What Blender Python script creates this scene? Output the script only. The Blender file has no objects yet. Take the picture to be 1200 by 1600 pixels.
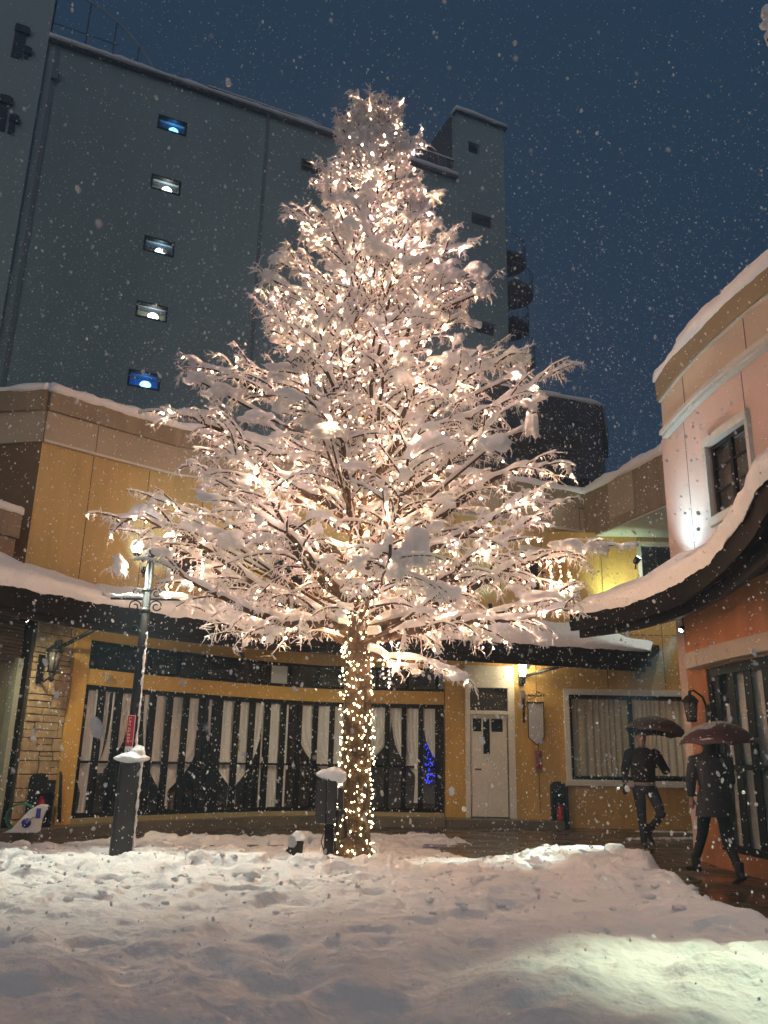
import bpy, bmesh, math, random
import numpy as np
from mathutils import Vector, Matrix
random.seed(7); RNG = np.random.default_rng(11)
SC = bpy.context.scene
COL = SC.collection
rad = math.radians
# ------------------------------------------------------------------ camera
F = 1301.; P = math.atan(385/1301.); R = math.atan(90/4400.); H = 1.25
sp, cp, sr, cr = math.sin(P), math.cos(P), math.sin(R), math.cos(R)
FW = Vector((0, cp, sp)); UP0 = Vector((0, -sp, cp)); RT0 = Vector((1, 0, 0))
RT = cr*RT0 + sr*UP0; UP = cr*UP0 - sr*RT0
CAM0 = Vector((0, 0, H))
cam_d = bpy.data.cameras.new("camera"); cam = bpy.data.objects.new("camera", cam_d); COL.objects.link(cam)
cam_d.sensor_fit = 'VERTICAL'; cam_d.sensor_height = 24.0; cam_d.lens = 24.0*F/1600.
cam_d.clip_start = .05; cam_d.clip_end = 600
M = Matrix((RT, UP, -FW)).transposed().to_4x4(); M.translation = CAM0
cam.matrix_world = M
SC.camera = cam
cam_d.dof.use_dof = True; cam_d.dof.focus_distance = 10.5; cam_d.dof.aperture_fstop = 2.4
# ------------------------------------------------------------------ world: blue dusk sky
w = bpy.data.worlds.new("World"); SC.world = w; w.use_nodes = True
nt = w.node_tree; nt.nodes.clear()
out = nt.nodes.new('ShaderNodeOutputWorld'); bg = nt.nodes.new('ShaderNodeBackground')
sky = nt.nodes.new('ShaderNodeTexSky'); sky.sky_type = 'NISHITA'; sky.sun_disc = False
sky.sun_elevation = rad(-3.0); sky.sun_rotation = rad(200); sky.altitude = 200; sky.air_density = 1.2; sky.dust_density = 1.5; sky.ozone_density = 4
mx = nt.nodes.new('ShaderNodeMix'); mx.data_type = 'RGBA'; mx.inputs[0].default_value = .88
mx.inputs[7].default_value = (.17, .385, .70, 1)
nt.links.new(sky.outputs[0], mx.inputs[6]); nt.links.new(mx.outputs[2], bg.inputs[0])
bg.inputs[1].default_value = .098
nt.links.new(bg.outputs[0], out.inputs[0])
# ------------------------------------------------------------------ sun: faint glow of the town on the low cloud, from behind the camera
sd = bpy.data.lights.new("town_glow", 'SUN'); sd.energy = .42; sd.angle = rad(60); sd.color = (1.0, .91, .80)
so = bpy.data.objects.new("town_glow", sd); COL.objects.link(so)
so.rotation_euler = (rad(66), 0, rad(-18))
SC.view_settings.view_transform = 'Standard'; SC.view_settings.look = 'None'
SC.view_settings.exposure = .35; SC.view_settings.gamma = 1; SC.view_settings.use_curve_mapping = False
HAZE = .0055; BULB_E = 1750; BULB_T = 40
SC.cycles.max_bounces = 6; SC.cycles.diffuse_bounces = 3; SC.cycles.glossy_bounces = 3
SC.cycles.transparent_max_bounces = 12; SC.cycles.sample_clamp_indirect = 4; SC.cycles.caustics_reflective = False
SC.cycles.caustics_refractive = False

# ------------------------------------------------------------------ photo pixel (1200x1600) -> point on a real plane
def ray(x, y): return FW + RT*((x-600)/F) + UP*((800-y)/F)
def az(x, y, z):
    d = ray(x, y); return CAM0 + d*((z-H)/d.z)
def ay(x, y, Y):
    d = ray(x, y); return CAM0 + d*(Y/d.y)
def ax(x, y, X):
    d = ray(x, y); return CAM0 + d*(X/d.x)
def pr(p):
    v = Vector(p)-CAM0; f = v.dot(FW); return 600+v.dot(RT)/f*F, 800-v.dot(UP)/f*F

# ------------------------------------------------------------------ materials
def new_mat(name):
    m = bpy.data.materials.new(name); m.use_nodes = True
    return m, m.node_tree, m.node_tree.nodes['Principled BSDF']
def mat(name, c, rough=.8, var=.12, scale=6., bump=0., bscale=40., metal=0., c2=None, spec=.5, stretch=(1, 1, 1), detail=6):
    m, nt, b = new_mat(name)
    tc = nt.nodes.new('ShaderNodeTexCoord'); mp = nt.nodes.new('ShaderNodeMapping'); mp.inputs['Scale'].default_value = stretch
    nt.links.new(tc.outputs['Object'], mp.inputs[0])
    n = nt.nodes.new('ShaderNodeTexNoise'); n.inputs['Scale'].default_value = scale; n.inputs['Detail'].default_value = detail
    n.inputs['Roughness'].default_value = .65
    nt.links.new(mp.outputs[0], n.inputs['Vector'])
    r = nt.nodes.new('ShaderNodeValToRGB')
    r.color_ramp.elements[0].position = .3; r.color_ramp.elements[1].position = .7
    if c2 is None: c2 = tuple(min(1, v*(1+var)) for v in c); c = tuple(v*(1-var) for v in c)
    r.color_ramp.elements[0].color = (*c, 1); r.color_ramp.elements[1].color = (*c2, 1)
    nt.links.new(n.outputs[0], r.inputs[0]); nt.links.new(r.outputs[0], b.inputs['Base Color'])
    b.inputs['Roughness'].default_value = rough; b.inputs['Metallic'].default_value = metal
    b.inputs['Specular IOR Level'].default_value = spec
    if bump:
        n2 = nt.nodes.new('ShaderNodeTexNoise'); n2.inputs['Scale'].default_value = bscale; n2.inputs['Detail'].default_value = 5
        nt.links.new(tc.outputs['Object'], n2.inputs['Vector'])
        bp = nt.nodes.new('ShaderNodeBump'); bp.inputs['Strength'].default_value = bump; bp.inputs['Distance'].default_value = .02
        nt.links.new(n2.outputs[0], bp.inputs['Height']); nt.links.new(bp.outputs[0], b.inputs['Normal'])
    return m
def emis(name, c, s, sampling=None):
    m, nt, b = new_mat(name)
    b.inputs['Base Color'].default_value = (*c, 1); b.inputs['Emission Color'].default_value = (*c, 1)
    b.inputs['Emission Strength'].default_value = s
    if sampling: m.cycles.emission_sampling = sampling
    return m
SNOW = mat('snow', (.84, .85, .88), .75, .03, 9, .55, 22, spec=.25)
SNOWG = mat('ground_snow', (.80, .79, .80), .7, .05, 3, 1., 18, spec=.3)
SNOWT = mat('twig_snow', (.86, .84, .84), .8, .04, 12)
WALLY = mat('yellow_stucco', (.53, .33, .095), .8, .17, 2.2, .5, 90, stretch=(2.2, 2.2, .35))
WALLU = mat('upper_yellow_stucco', (.52, .38, .16), .85, .15, 1.6, .5, 90, stretch=(2.2, 2.2, .3))
TRIMY = mat('yellow_trim', (.56, .33, .075), .6, .10, 3, .1, 60)
BEIGE = mat('beige_band', (.40, .34, .25), .85, .10, 1.2, .3, 60)
TAUPE = mat('taupe_parapet', (.26, .21, .145), .85, .25, 2.0, .4, 60, stretch=(2, 2, .4))
WHITE = mat('white_paint', (.62, .60, .54), .6, .08, 5, .1, 60)
PINK = mat('pink_stucco', (.66, .49, .43), .85, .08, 1.2, .35, 80)
ORANGE = mat('orange_stucco', (.48, .20, .085), .8, .18, 2.0, .6, 70, stretch=(2, 2, .4))
BLACK = mat('black_metal', (.007, .007, .008), .5, .3, 8, .15, 50, spec=.3)
DARKG = mat('dark_frame', (.006, .005, .0045), .6, .2, 8, spec=.15)
ROOF = mat('dark_roof', (.006, .006, .007), .7, .3, 3, .2, 30, spec=.12)
CONC = mat('wet_concrete', (.12, .10, .075), .35, .3, 3, .3, 25)
TALL = mat('pale_concrete', (.255, .36, .385), .9, .16, .22, .2, 8, stretch=(1, 1, .25))
TALLD = mat('concrete_joint', (.17, .22, .25), .9, .1, .3)
DIST = mat('far_dark_wall', (.035, .05, .08), .9, .2, .3)
SLATE = mat('dark_blue_grey', (.08, .10, .13), .9, .2, .3)
STONE = mat('split_stone', (.26, .185, .105), .85, .1, 7, .7, 35, c2=(.50, .37, .22))
MORTAR = mat('mortar', (.05, .04, .03), .95, .2, 10)
BARK = mat('bark', (.028, .018, .012), .9, .1, 14, 1., 30, c2=(.13, .080, .046), stretch=(1, 1, .25))
CURT = mat('sheer_curtain', (.80, .80, .78), .9, .05, 3, .1, 30, stretch=(6, 6, .4))
CURTB = mat('pleated_curtain', (.78, .74, .60), .9, .06, 3, .1, 30, stretch=(6, 6, .4))
ROOM = mat('dark_room', (.03, .025, .022), .9, .3, 1)
INTER = mat('dim_interior', (.10, .08, .06), .8, .5, 1.5)
RED = mat('red_paint', (.42, .012, .010), .4, .1, 8)
PLW = mat('white_plastic', (.72, .72, .74), .35, .05, 5)
PLB = mat('blue_plastic', (.03, .045, .32), .35, .1, 5)
HOSE = mat('green_hose', (.01, .16, .11), .4, .15, 20)
BANNER = mat('pale_board', (.42, .42, .46), .7, .1, 6)
def glass(name, base=(.02, .02, .02), refl=.12, tr=.88):
    m = bpy.data.materials.new(name); m.use_nodes = True; nt = m.node_tree; nt.nodes.clear()
    o = nt.nodes.new('ShaderNodeOutputMaterial'); t = nt.nodes.new('ShaderNodeBsdfTransparent'); t.inputs[0].default_value = (tr, tr, tr, 1)
    g = nt.nodes.new('ShaderNodeBsdfGlossy'); g.inputs['Roughness'].default_value = .015
    lw = nt.nodes.new('ShaderNodeLayerWeight'); lw.inputs[0].default_value = .5; fr = nt.nodes.new('ShaderNodeMath'); fr.operation = 'POWER'; fr.inputs[1].default_value = 4.5; nt.links.new(lw.outputs['Facing'], fr.inputs[0])
    ad = nt.nodes.new('ShaderNodeMath'); ad.operation = 'ADD'; ad.inputs[1].default_value = refl
    nt.links.new(fr.outputs[0], ad.inputs[0])
    mxs = nt.nodes.new('ShaderNodeMixShader'); nt.links.new(ad.outputs[0], mxs.inputs[0])
    nt.links.new(t.outputs[0], mxs.inputs[1]); nt.links.new(g.outputs[0], mxs.inputs[2]); nt.links.new(mxs.outputs[0], o.inputs[0])
    return m
GLASS = glass('window_glass', refl=.05, tr=.97)
def lampglass(name, c, s):
    return emis(name, c, s)

# ------------------------------------------------------------------ mesh helpers
class MB:
    def __init__(s): s.v = []; s.f = []; s.sm = []
    def add(s, vs, fs, smooth=False):
        o = len(s.v); s.v.extend(tuple(p) for p in vs); s.f.extend(tuple(i+o for i in f) for f in fs); s.sm.extend([smooth]*len(fs)); return s
    def box(s, c, d, rz=0, rx=0, ry=0):
        m = Matrix.Translation(Vector(c)) @ Matrix.Rotation(rz, 4, 'Z') @ Matrix.Rotation(ry, 4, 'Y') @ Matrix.Rotation(rx, 4, 'X')
        vs = [m @ Vector((sx*d[0]/2, sy*d[1]/2, sz*d[2]/2)) for sz in (-1, 1) for sx, sy in ((-1, -1), (1, -1), (1, 1), (-1, 1))]
        return s.add(vs, [(3, 2, 1, 0), (4, 5, 6, 7), (0, 1, 5, 4), (1, 2, 6, 5), (2, 3, 7, 6), (3, 0, 4, 7)])
    def tube(s, pts, rs, n=6, smooth=True, cap=True, flat=1.0, seed=0):
        pts = [Vector(p) for p in pts]
        if not hasattr(rs, '__len__'): rs = [rs]*len(pts)
        vs = []; u = None
        for i, p in enumerate(pts):
            d = (pts[min(i+1, len(pts)-1)]-pts[max(i-1, 0)])
            if d.length < 1e-9: d = Vector((0, 0, 1))
            d.normalize()
            if u is None: u = d.orthogonal().normalized()
            else:
                u = u-d*u.dot(d)
                u = u.normalized() if u.length > 1e-6 else d.orthogonal().normalized()
            v = d.cross(u)
            for k in range(n):
                a = 2*math.pi*k/n; vs.append(p+(u*math.cos(a)+v*math.sin(a))*rs[i])
        fs = [(i*n+k, i*n+(k+1) % n, (i+1)*n+(k+1) % n, (i+1)*n+k) for i in range(len(pts)-1) for k in range(n)]
        if cap: fs += [tuple(range(n-1, -1, -1)), tuple((len(pts)-1)*n+k for k in range(n))]
        return s.add(vs, fs, smooth)
    def lathe(s, base, prof, n=16, axis=None, smooth=True):
        q = Vector((0, 0, 1)).rotation_difference(Vector(axis).normalized()) if axis is not None else None
        vs = []
        for r, z in prof:
            for k in range(n):
                a = 2*math.pi*k/n; p = Vector((r*math.cos(a), r*math.sin(a), z))
                if q: p = q @ p
                vs.append(Vector(base)+p)
        fs = [(i*n+k, i*n+(k+1) % n, (i+1)*n+(k+1) % n, (i+1)*n+k) for i in range(len(prof)-1) for k in range(n)]
        fs += [tuple(range(n-1, -1, -1)), tuple((len(prof)-1)*n+k for k in range(n))]
        return s.add(vs, fs, smooth)
    def quad(s, a, b, c, d): return s.add([a, b, c, d], [(0, 1, 2, 3)])
    def slab(s, outline, z0, z1):
        n = len(outline); vs = [(p[0], p[1], z0) for p in outline]+[(p[0], p[1], z1) for p in outline]
        return s.add(vs, [tuple(range(n-1, -1, -1)), tuple(range(n, 2*n))]+[(i, (i+1) % n, n+(i+1) % n, n+i) for i in range(n)])
    def blob(s, c, rr, seed=0, sub=2, amp=.18, rot=0, freq=2.2):
        bm = bmesh.new(); bmesh.ops.create_icosphere(bm, subdivisions=sub, radius=1)
        rs = random.Random(seed); ph = [rs.uniform(0, 6.28) for _ in range(6)]
        cz, sz = math.cos(rot), math.sin(rot); vs = []
        for v in bm.verts:
            p = v.co; k = 1+amp*(math.sin(p.x*freq*1.3+ph[0])*math.sin(p.y*freq+ph[1])+.6*math.sin(p.z*freq*1.7+ph[2])*math.cos(p.x*freq*2.1+ph[3])+.4*math.sin(p.y*freq*3+ph[4]))
            x, y, z = p.x*rr[0]*k, p.y*rr[1]*k, p.z*rr[2]*k
            vs.append((c[0]+x*cz-y*sz, c[1]+x*sz+y*cz, c[2]+z))
        fs = [tuple(v.index for v in f.verts) for f in bm.faces]; bm.free()
        return s.add(vs, fs, True)
    def build(s, name, m, parent=None, origin=None, bevel=0):
        me = bpy.data.meshes.new(name); me.from_pydata(s.v, [], s.f); me.validate()
        if len(me.polygons) == len(s.sm): me.polygons.foreach_set('use_smooth', s.sm)
        me.materials.append(m); me.update()
        o = bpy.data.objects.new(name, me); COL.objects.link(o)
        if parent is not None:
            o.parent = parent; o.matrix_parent_inverse = parent.matrix_world.inverted() if parent.type == 'EMPTY' else Matrix()
        if bevel:
            b = o.modifiers.new('bevel', 'BEVEL'); b.width = bevel; b.segments = 2; b.limit_method = 'ANGLE'
        return o
def tag(o, label=None, cat=None, group=None, kind=None):
    if label: o['label'] = label
    if cat: o['category'] = cat
    if group: o['group'] = group
    if kind: o['kind'] = kind
    return o
def thing(name, label, cat, loc=(0, 0, 0), group=None):
    o = bpy.data.objects.new(name, None); COL.objects.link(o); o.location = loc; o.empty_display_size = .2
    o.matrix_world = Matrix.Translation(Vector(loc))
    return tag(o, label, cat, group)
def spot(loc, target, energy, color, size=60, blend=.5, radius=.06, name='spot_lamp'):
    l = bpy.data.lights.new(name, 'SPOT'); l.energy = energy; l.color = color; l.spot_size = rad(size); l.spot_blend = blend; l.shadow_soft_size = radius
    o = bpy.data.objects.new(name, l); COL.objects.link(o); o.location = loc
    o.rotation_euler = (Vector(target)-Vector(loc)).to_track_quat('-Z', 'Y').to_euler(); return o
def point(loc, energy, color, radius=.06, name='bulb_lamp'):
    l = bpy.data.lights.new(name, 'POINT'); l.energy = energy; l.color = color; l.shadow_soft_size = radius
    o = bpy.data.objects.new(name, l); COL.objects.link(o); o.location = loc; return o

class Plan:                                    # a smooth line on the ground plan, walls and eaves follow it
    def __init__(s, pts, smooth=True, step=.08, side=1):
        pts = [Vector((p[0], p[1], 0)) for p in pts]; q = []
        if smooth:
            for i in range(len(pts)-1):
                p0, p1, p2, p3 = pts[max(i-1, 0)], pts[i], pts[i+1], pts[min(i+2, len(pts)-1)]
                n = max(2, int((p2-p1).length/step))
                for k in range(n):
                    t = k/n; q.append(.5*((2*p1)+(p2-p0)*t+(2*p0-5*p1+4*p2-p3)*t*t+(3*p1-p0-3*p2+p3)*t**3))
            q.append(pts[-1])
        else: q = pts
        s.p = q; s.s = [0]
        for i in range(1, len(q)): s.s.append(s.s[-1]+(q[i]-q[i-1]).length)
        s.L = s.s[-1]; s.side = side
    def at(s, t, off=0):
        t = max(0, min(s.L, t)); i = int(np.searchsorted(s.s, t)); i = max(1, min(len(s.p)-1, i))
        a, b = s.p[i-1], s.p[i]; k = (t-s.s[i-1])/max(1e-9, s.s[i]-s.s[i-1]); d = (s.at0(t+.05)-s.at0(t-.05)).normalized()
        return a.lerp(b, k)+Vector((d.y, -d.x, 0))*off*s.side
    def at0(s, t):
        if t < 0: return s.p[0]+(s.p[1]-s.p[0]).normalized()*t
        if t > s.L: return s.p[-1]+(s.p[-1]-s.p[-2]).normalized()*(t-s.L)
        i = int(np.searchsorted(s.s, t)); i = max(1, min(len(s.p)-1, i)); k = (t-s.s[i-1])/max(1e-9, s.s[i]-s.s[i-1])
        return s.p[i-1].lerp(s.p[i], k)
    def ang(s, t):
        d = s.at0(t+.05)-s.at0(t-.05); return math.atan2(d.y, d.x)
    def find(s, px, z=1.5):                    # where along the line the photo's column px falls
        best = min((abs(pr((*s.at0(t)[:2], z))[0]-px), t) for t in np.linspace(0, s.L, 900)); return best[1]
    def strip(s, mb, s0, s1, z0, z1, o0, o1, step=.25, corners=True):
        if corners: ts = [s0]+[t for t in s.s if s0+.02 < t < s1-.02 and True][::max(1, int(step/.09)) if len(s.p) > 12 else 1]+[s1]
        else: ts = [s0, s1]
        vs = []
        for t in ts:
            a = s.at(t, o0); b = s.at(t, o1)
            vs += [(a.x, a.y, z0), (b.x, b.y, z0), (b.x, b.y, z1), (a.x, a.y, z1)]
        n = len(ts); fs = [(4*i+k, 4*i+(k+1) % 4, 4*i+4+(k+1) % 4, 4*i+4+k) for i in range(n-1) for k in range(4)]
        fs += [(3, 2, 1, 0), tuple(4*(n-1)+k for k in range(4))]
        return mb.add(vs, fs)

# =================================================================== GROUND AND SNOW
g = MB(); g.quad((-90, -60, 0), (90, -60, 0), (90, 200, 0), (-90, 200, 0))
m, nt, b = new_mat('wet_paving')
tc = nt.nodes.new('ShaderNodeTexCoord'); br = nt.nodes.new('ShaderNodeTexBrick'); br.inputs['Scale'].default_value = 5
br.inputs['Color1'].default_value = (.060, .042, .030, 1); br.inputs['Color2'].default_value = (.095, .062, .040, 1); br.inputs['Mortar'].default_value = (.02, .016, .013, 1)
br.inputs['Mortar Size'].default_value = .012
nt.links.new(tc.outputs['Object'], br.inputs['Vector'])
ns = nt.nodes.new('ShaderNodeTexNoise'); ns.inputs['Scale'].default_value = 1.3; ns.inputs['Detail'].default_value = 6
nt.links.new(tc.outputs['Object'], ns.inputs['Vector'])
mr = nt.nodes.new('ShaderNodeMapRange'); mr.inputs[1].default_value = .35; mr.inputs[2].default_value = .65; mr.inputs[3].default_value = .10; mr.inputs[4].default_value = .55
nt.links.new(ns.outputs[0], mr.inputs[0]); nt.links.new(mr.outputs[0], b.inputs['Roughness'])
nt.links.new(br.outputs[0], b.inputs['Base Color'])
n2 = nt.nodes.new('ShaderNodeTexNoise'); n2.inputs['Scale'].default_value = 14; n2.inputs['Detail'].default_value = 4
nt.links.new(tc.outputs['Object'], n2.inputs['Vector'])
bp = nt.nodes.new('ShaderNodeBump'); bp.inputs['Strength'].default_value = .35; bp.inputs['Distance'].default_value = .01
nt.links.new(n2.outputs[0], bp.inputs['Height']); nt.links.new(bp.outputs[0], b.inputs['Normal'])
tag(g.build('paving', m), kind='structure')

def vnoise(x, y, seed):
    def h(i, j):
        n = (i*374761393+j*668265263+seed*974711) & 0x7fffffff
        n = ((n ^ (n >> 13))*1274126177) & 0x7fffffff
        return ((n ^ (n >> 16)) & 0xffff)/65535.
    xi = np.floor(x).astype(np.int64); yi = np.floor(y).astype(np.int64); fx = x-xi; fy = y-yi
    fx = fx*fx*fx*(fx*(fx*6-15)+10); fy = fy*fy*fy*(fy*(fy*6-15)+10)
    return (h(xi, yi)*(1-fx)+h(xi+1, yi)*fx)*(1-fy)+(h(xi, yi+1)*(1-fx)+h(xi+1, yi+1)*fx)*fy
def fbm(x, y, seed, o=4):
    r = 0; a = 1; t = 0
    for k in range(o): r = r+a*(vnoise(x*2**k+k*17.3, y*2**k-k*9.1, seed+k)-.5); t += a; a *= .5
    return r/t*2
SPOLY = [(-9, -2), (-9, 6), (-6.2, 9.6), (-4.95, 11.5), (-4.2, 12.8), (-3.4, 13.75), (-2.2, 14.3), (-.8, 14.7), (.5, 14.9), (1.3, 14.8), (1.75, 14.0), (1.3, 13.1), (1.0, 12.3), (1.5, 11.7), (2.3, 11.4), (3.0, 10.8), (3.3, 10.0), (3.15, 9.0), (2.98, 8.0), (2.95, 6.8), (3.05, 5.4), (3.3, 4), (3.7, 2), (4, -2)]
def sdist(X, Y):
    D = np.full(X.shape, 1e9); ins = np.zeros(X.shape, bool); n = len(SPOLY)
    for i in range(n):
        x1, y1 = SPOLY[i]; x2, y2 = SPOLY[(i+1) % n]; dx, dy = x2-x1, y2-y1
        t = np.clip(((X-x1)*dx+(Y-y1)*dy)/(dx*dx+dy*dy), 0, 1); D = np.minimum(D, np.hypot(X-x1-t*dx, Y-y1-t*dy))
        c = ((y1 > Y) != (y2 > Y)) & (X < (x2-x1)*(Y-y1)/(y2-y1+1e-12)+x1); ins ^= c
    return np.where(ins, D, -D)
def ss(t): t = np.clip(t, 0, 1); return t*t*(3-2*t)
def g2(X, Y, x, y, sx, sy=None): return np.exp(-((X-x)/sx)**2-((Y-y)/(sy or sx))**2)
def hsnow(X, Y):
    d = sdist(X, Y)+.16*fbm(X*1.6, Y*1.6, 5, 4)
    deep = .20+.02*ss((9-Y)/3)
    deep = deep-.08*ss((Y-9.15)/.5)*ss((2.2-X)/1.0)                          # trodden round the tree
    deep = deep-.05*ss((Y-11.0)/1)
    deep = deep+.09*g2(X, Y, 2.1, 9.9, 1.3, .7)+.07*ss((X-1.6)/1)*ss((10.4-Y)/1.2)   # shovelled bank by the path
    deep = deep+.08*ss((X+4.8)/.6)*ss((.2-X)/.6)*np.exp(-((Y-8.75)/.34)**2)  # ridge in front of tree
    deep = deep+.05*g2(X, Y, -3.0, 10.6, 1.3, .5)+.10*g2(X, Y, .02, 9.42, .34, .24)
    edge = ss(d/.42)
    big = .055*fbm(X*.8, Y*.8, 21, 3); mid = .045*fbm(X*2.6, Y*2.6, 31, 4); fin = .026*fbm(X*8, Y*8, 41, 4)-.020*np.abs(fbm(X*6+9, Y*6, 43, 3))*ss((fbm(X*.9, Y*.9, 47, 2)+.45)/.5)
    lump = np.abs(fbm(X*4.3, Y*4.3, 51, 3)); chop = .035*(1-lump*2)*ss((Y-7.2)/1.5)*ss((10.2-Y)/.6)*ss((1.6-X)/1.2)
    trod = -.06*ss((vnoise(X*3.1, Y*3.4, 77)-.60)/.14)*ss((11.5-Y)/2)*ss((Y-4.2)/1.5)*(.55+.45*vnoise(X*.8, Y*.8, 79))+.035*ss((vnoise(X*5.3+4, Y*5.3, 83)-.66)/.1)*ss((Y-6)/2)
    near = .17*fbm(X*1.35+3, Y*1.55, 61, 3)*ss((6.5-Y)/2)
    h = edge*(deep+big+mid+fin+chop*.6+trod+near)
    h = h-.16*g2(X, Y, -1.8, 12.7, .85, .32)*(1+fbm(X*5, Y*5, 71, 3))-.03*(1-edge)
    patchy = ss((Y-12)/1)*ss((X-.2)/.6)
    h = h-patchy*.11*ss((fbm(X*2.2, Y*2.8, 81, 4)+.25)/.4)
    return h
gx = np.linspace(-8.5, 4.2, 620); gy = np.concatenate([np.linspace(.6, 6.5, 360), np.linspace(6.52, 15.3, 460)])
X, Y = np.meshgrid(gx, gy); Z = hsnow(X, Y)
nx, ny = len(gx), len(gy); idx = np.arange(nx*ny).reshape(ny, nx)
q = np.stack([idx[:-1, :-1], idx[:-1, 1:], idx[1:, 1:], idx[1:, :-1]], -1).reshape(-1, 4)
Zf = Z.reshape(-1); keep = Zf[q].max(1) > .003; q = q[keep]
used = np.unique(q); remap = -np.ones(nx*ny, int); remap[used] = np.arange(len(used))
V = np.stack([X.reshape(-1), Y.reshape(-1), np.maximum(Zf, -.02)], -1)[used]; q = remap[q]
me = bpy.data.meshes.new('snow_ground'); me.from_pydata(V.tolist(), [], q.tolist()); me.polygons.foreach_set('use_smooth', [True]*len(q)); me.materials.append(SNOWG)
o = bpy.data.objects.new('snow_ground', me); COL.objects.link(o); tag(o, kind='structure')
def hz(x, y): return float(max(0, hsnow(np.array([x]), np.array([y]))[0]))
rc = random.Random(17); cl = MB()
for i in range(520):
    x_, y_ = rc.uniform(-5.5, 3.0), rc.uniform(6.4, 11.6); hh_ = hz(x_, y_)
    if hh_ < .05: continue
    k_ = rc.uniform(.012, .045)*(1 if rc.random() < .85 else 1.5); cl.blob((x_, y_, hh_+k_*.15), (k_*rc.uniform(.8, 1.5), k_, k_*.6), i, 1, .35, rc.uniform(0, 3), 3)
tag(cl.build('snow_clods', SNOWG), kind='structure')
# slush lines left on the paving by the right-hand wall
sl = MB()
for i in range(46):
    t = i/45; sl.blob((4.35+1.9*t+random.uniform(-.05, .05), 15.25+.5*t+random.uniform(-.06, .06), .012), (.07+.05*random.random(), .04, .022), i, 1, .3)
for i in range(22):
    t = i/21; sl.blob((5.0+1.3*t+random.uniform(-.05, .05), 16.9+.1*t, .012), (.08, .05, .02), i+99, 1, .3)
tag(sl.build('slush', SNOWG), kind='structure')

# =================================================================== YELLOW SHOP BUILDING
shop = thing('shop_building', 'long yellow two storey shop building curving round the square behind the tree', 'building', (0, 17.6, 0))
WL = Plan([(-7.2, 9.4), (-6.35, 11.2), (-5.5, 13.1), (-4.98, 14.1), (-4.32, 14.97), (-3.45, 15.87), (-2.4, 16.85), (-1.6, 17.35), (-.9, 17.6), (.2, 17.66), (1.32, 17.66)])
LR = Plan([(1.32, 17.66), (7.2, 17.72)], smooth=False)
s_st0 = WL.find(34); s_po0 = WL.find(97); s_gl0 = WL.find(121); s_end = WL.find(697, 1.5)
# step / plinth
mb = MB(); WL.strip(mb, 1.0, WL.L-.01, 0, .15, .55, -.3); mb.build('plinth', CONC, shop)
mb = MB(); LR.strip(mb, .0, 2.3, .0, .146, .52, -.3); mb.build('door_step', CONC, shop)
# roller shutter bay far left
mb = MB(); WL.strip(mb, 1.0, s_st0-.16, .15, 2.55, -.12, -.2); mb.build('bay_panel', mat('grey_green_panel', (.13, .14, .11), .6, .1, 2), shop)
mb = MB(); z = 2.56
while z < 3.18: WL.strip(mb, 1.0, s_st0-.16, z, z+.045, -.06, -.14); z += .055
mb.build('roller_shutter', mat('shutter', (.12, .10, .085), .45, .1, 4), shop)
mb = MB(); WL.strip(mb, s_st0-.27, s_st0-.17, .15, 2.62, .02, -.2); mb.build('bay_post', mat('pale_post', (.30, .31, .24), .6, .1, 4), shop)
mb = MB(); WL.strip(mb, s_st0-.165, s_st0-.02, .15, 3.25, -.04, -.2); mb.build('bay_jamb', DARKG, shop)
# stone cladding
mb = MB(); WL.strip(mb, s_st0, s_po0, .15, 3.3, .0, -.25); mb.build('stone_backing', MORTAR, shop)
mb = MB(); z = .16; rs = random.Random(3); Ls = s_po0-s_st0
while z < 3.2:
    hh = rs.choice([.08, .11, .14, .17, .20, .24]); t = s_st0+.004
    while t < s_po0-.03:
        ww = min(rs.uniform(.2, .55), s_po0-.004-t)
        if s_po0-(t+ww) < .08: ww = s_po0-.004-t
        sub = 2 if (hh > .12 and rs.random() < .45) else 1
        for k in range(sub):
            o1 = rs.uniform(.015, .045); zz0 = z+k*hh/sub
            a0 = WL.at(t+.008+rs.uniform(0, .006), 0); WL.strip(mb, t+.012, t+ww-.014, zz0+.004+rs.uniform(0, .004), zz0+hh/sub-.004-rs.uniform(0, .004), o1, .0, corners=False)
        t += ww
    z += hh
st = mb.build('stone_cladding', STONE, shop, bevel=.012)
# posts and yellow beams round the glazing
mb = MB(); WL.strip(mb, s_po0, s_gl0, .15, 3.6, .07, -.25); mb.build('post', TRIMY, shop)
mb = MB(); WL.strip(mb, s_end, WL.L+.02, .15, 3.6, .06, -.25); mb.build('post', TRIMY, shop)
mb = MB(); WL.strip(mb, s_gl0, s_end, 2.34, 2.60, .05, -.12); mb.build('beam', TRIMY, shop)
mb = MB(); WL.strip(mb, s_gl0, s_end, 3.08, 3.75, .05, -.12); mb.build('beam', TRIMY, shop)
mb = MB(); WL.strip(mb, s_gl0, s_end, .15, .23, .10, -.12); mb.build('sill', mat('sill_yellow', (.30, .25, .12), .5, .15, 4), shop)
mb = MB(); WL.strip(mb, s_gl0-.05, s_po0+.1, 2.42, 2.52, .09, .06); 
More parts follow.
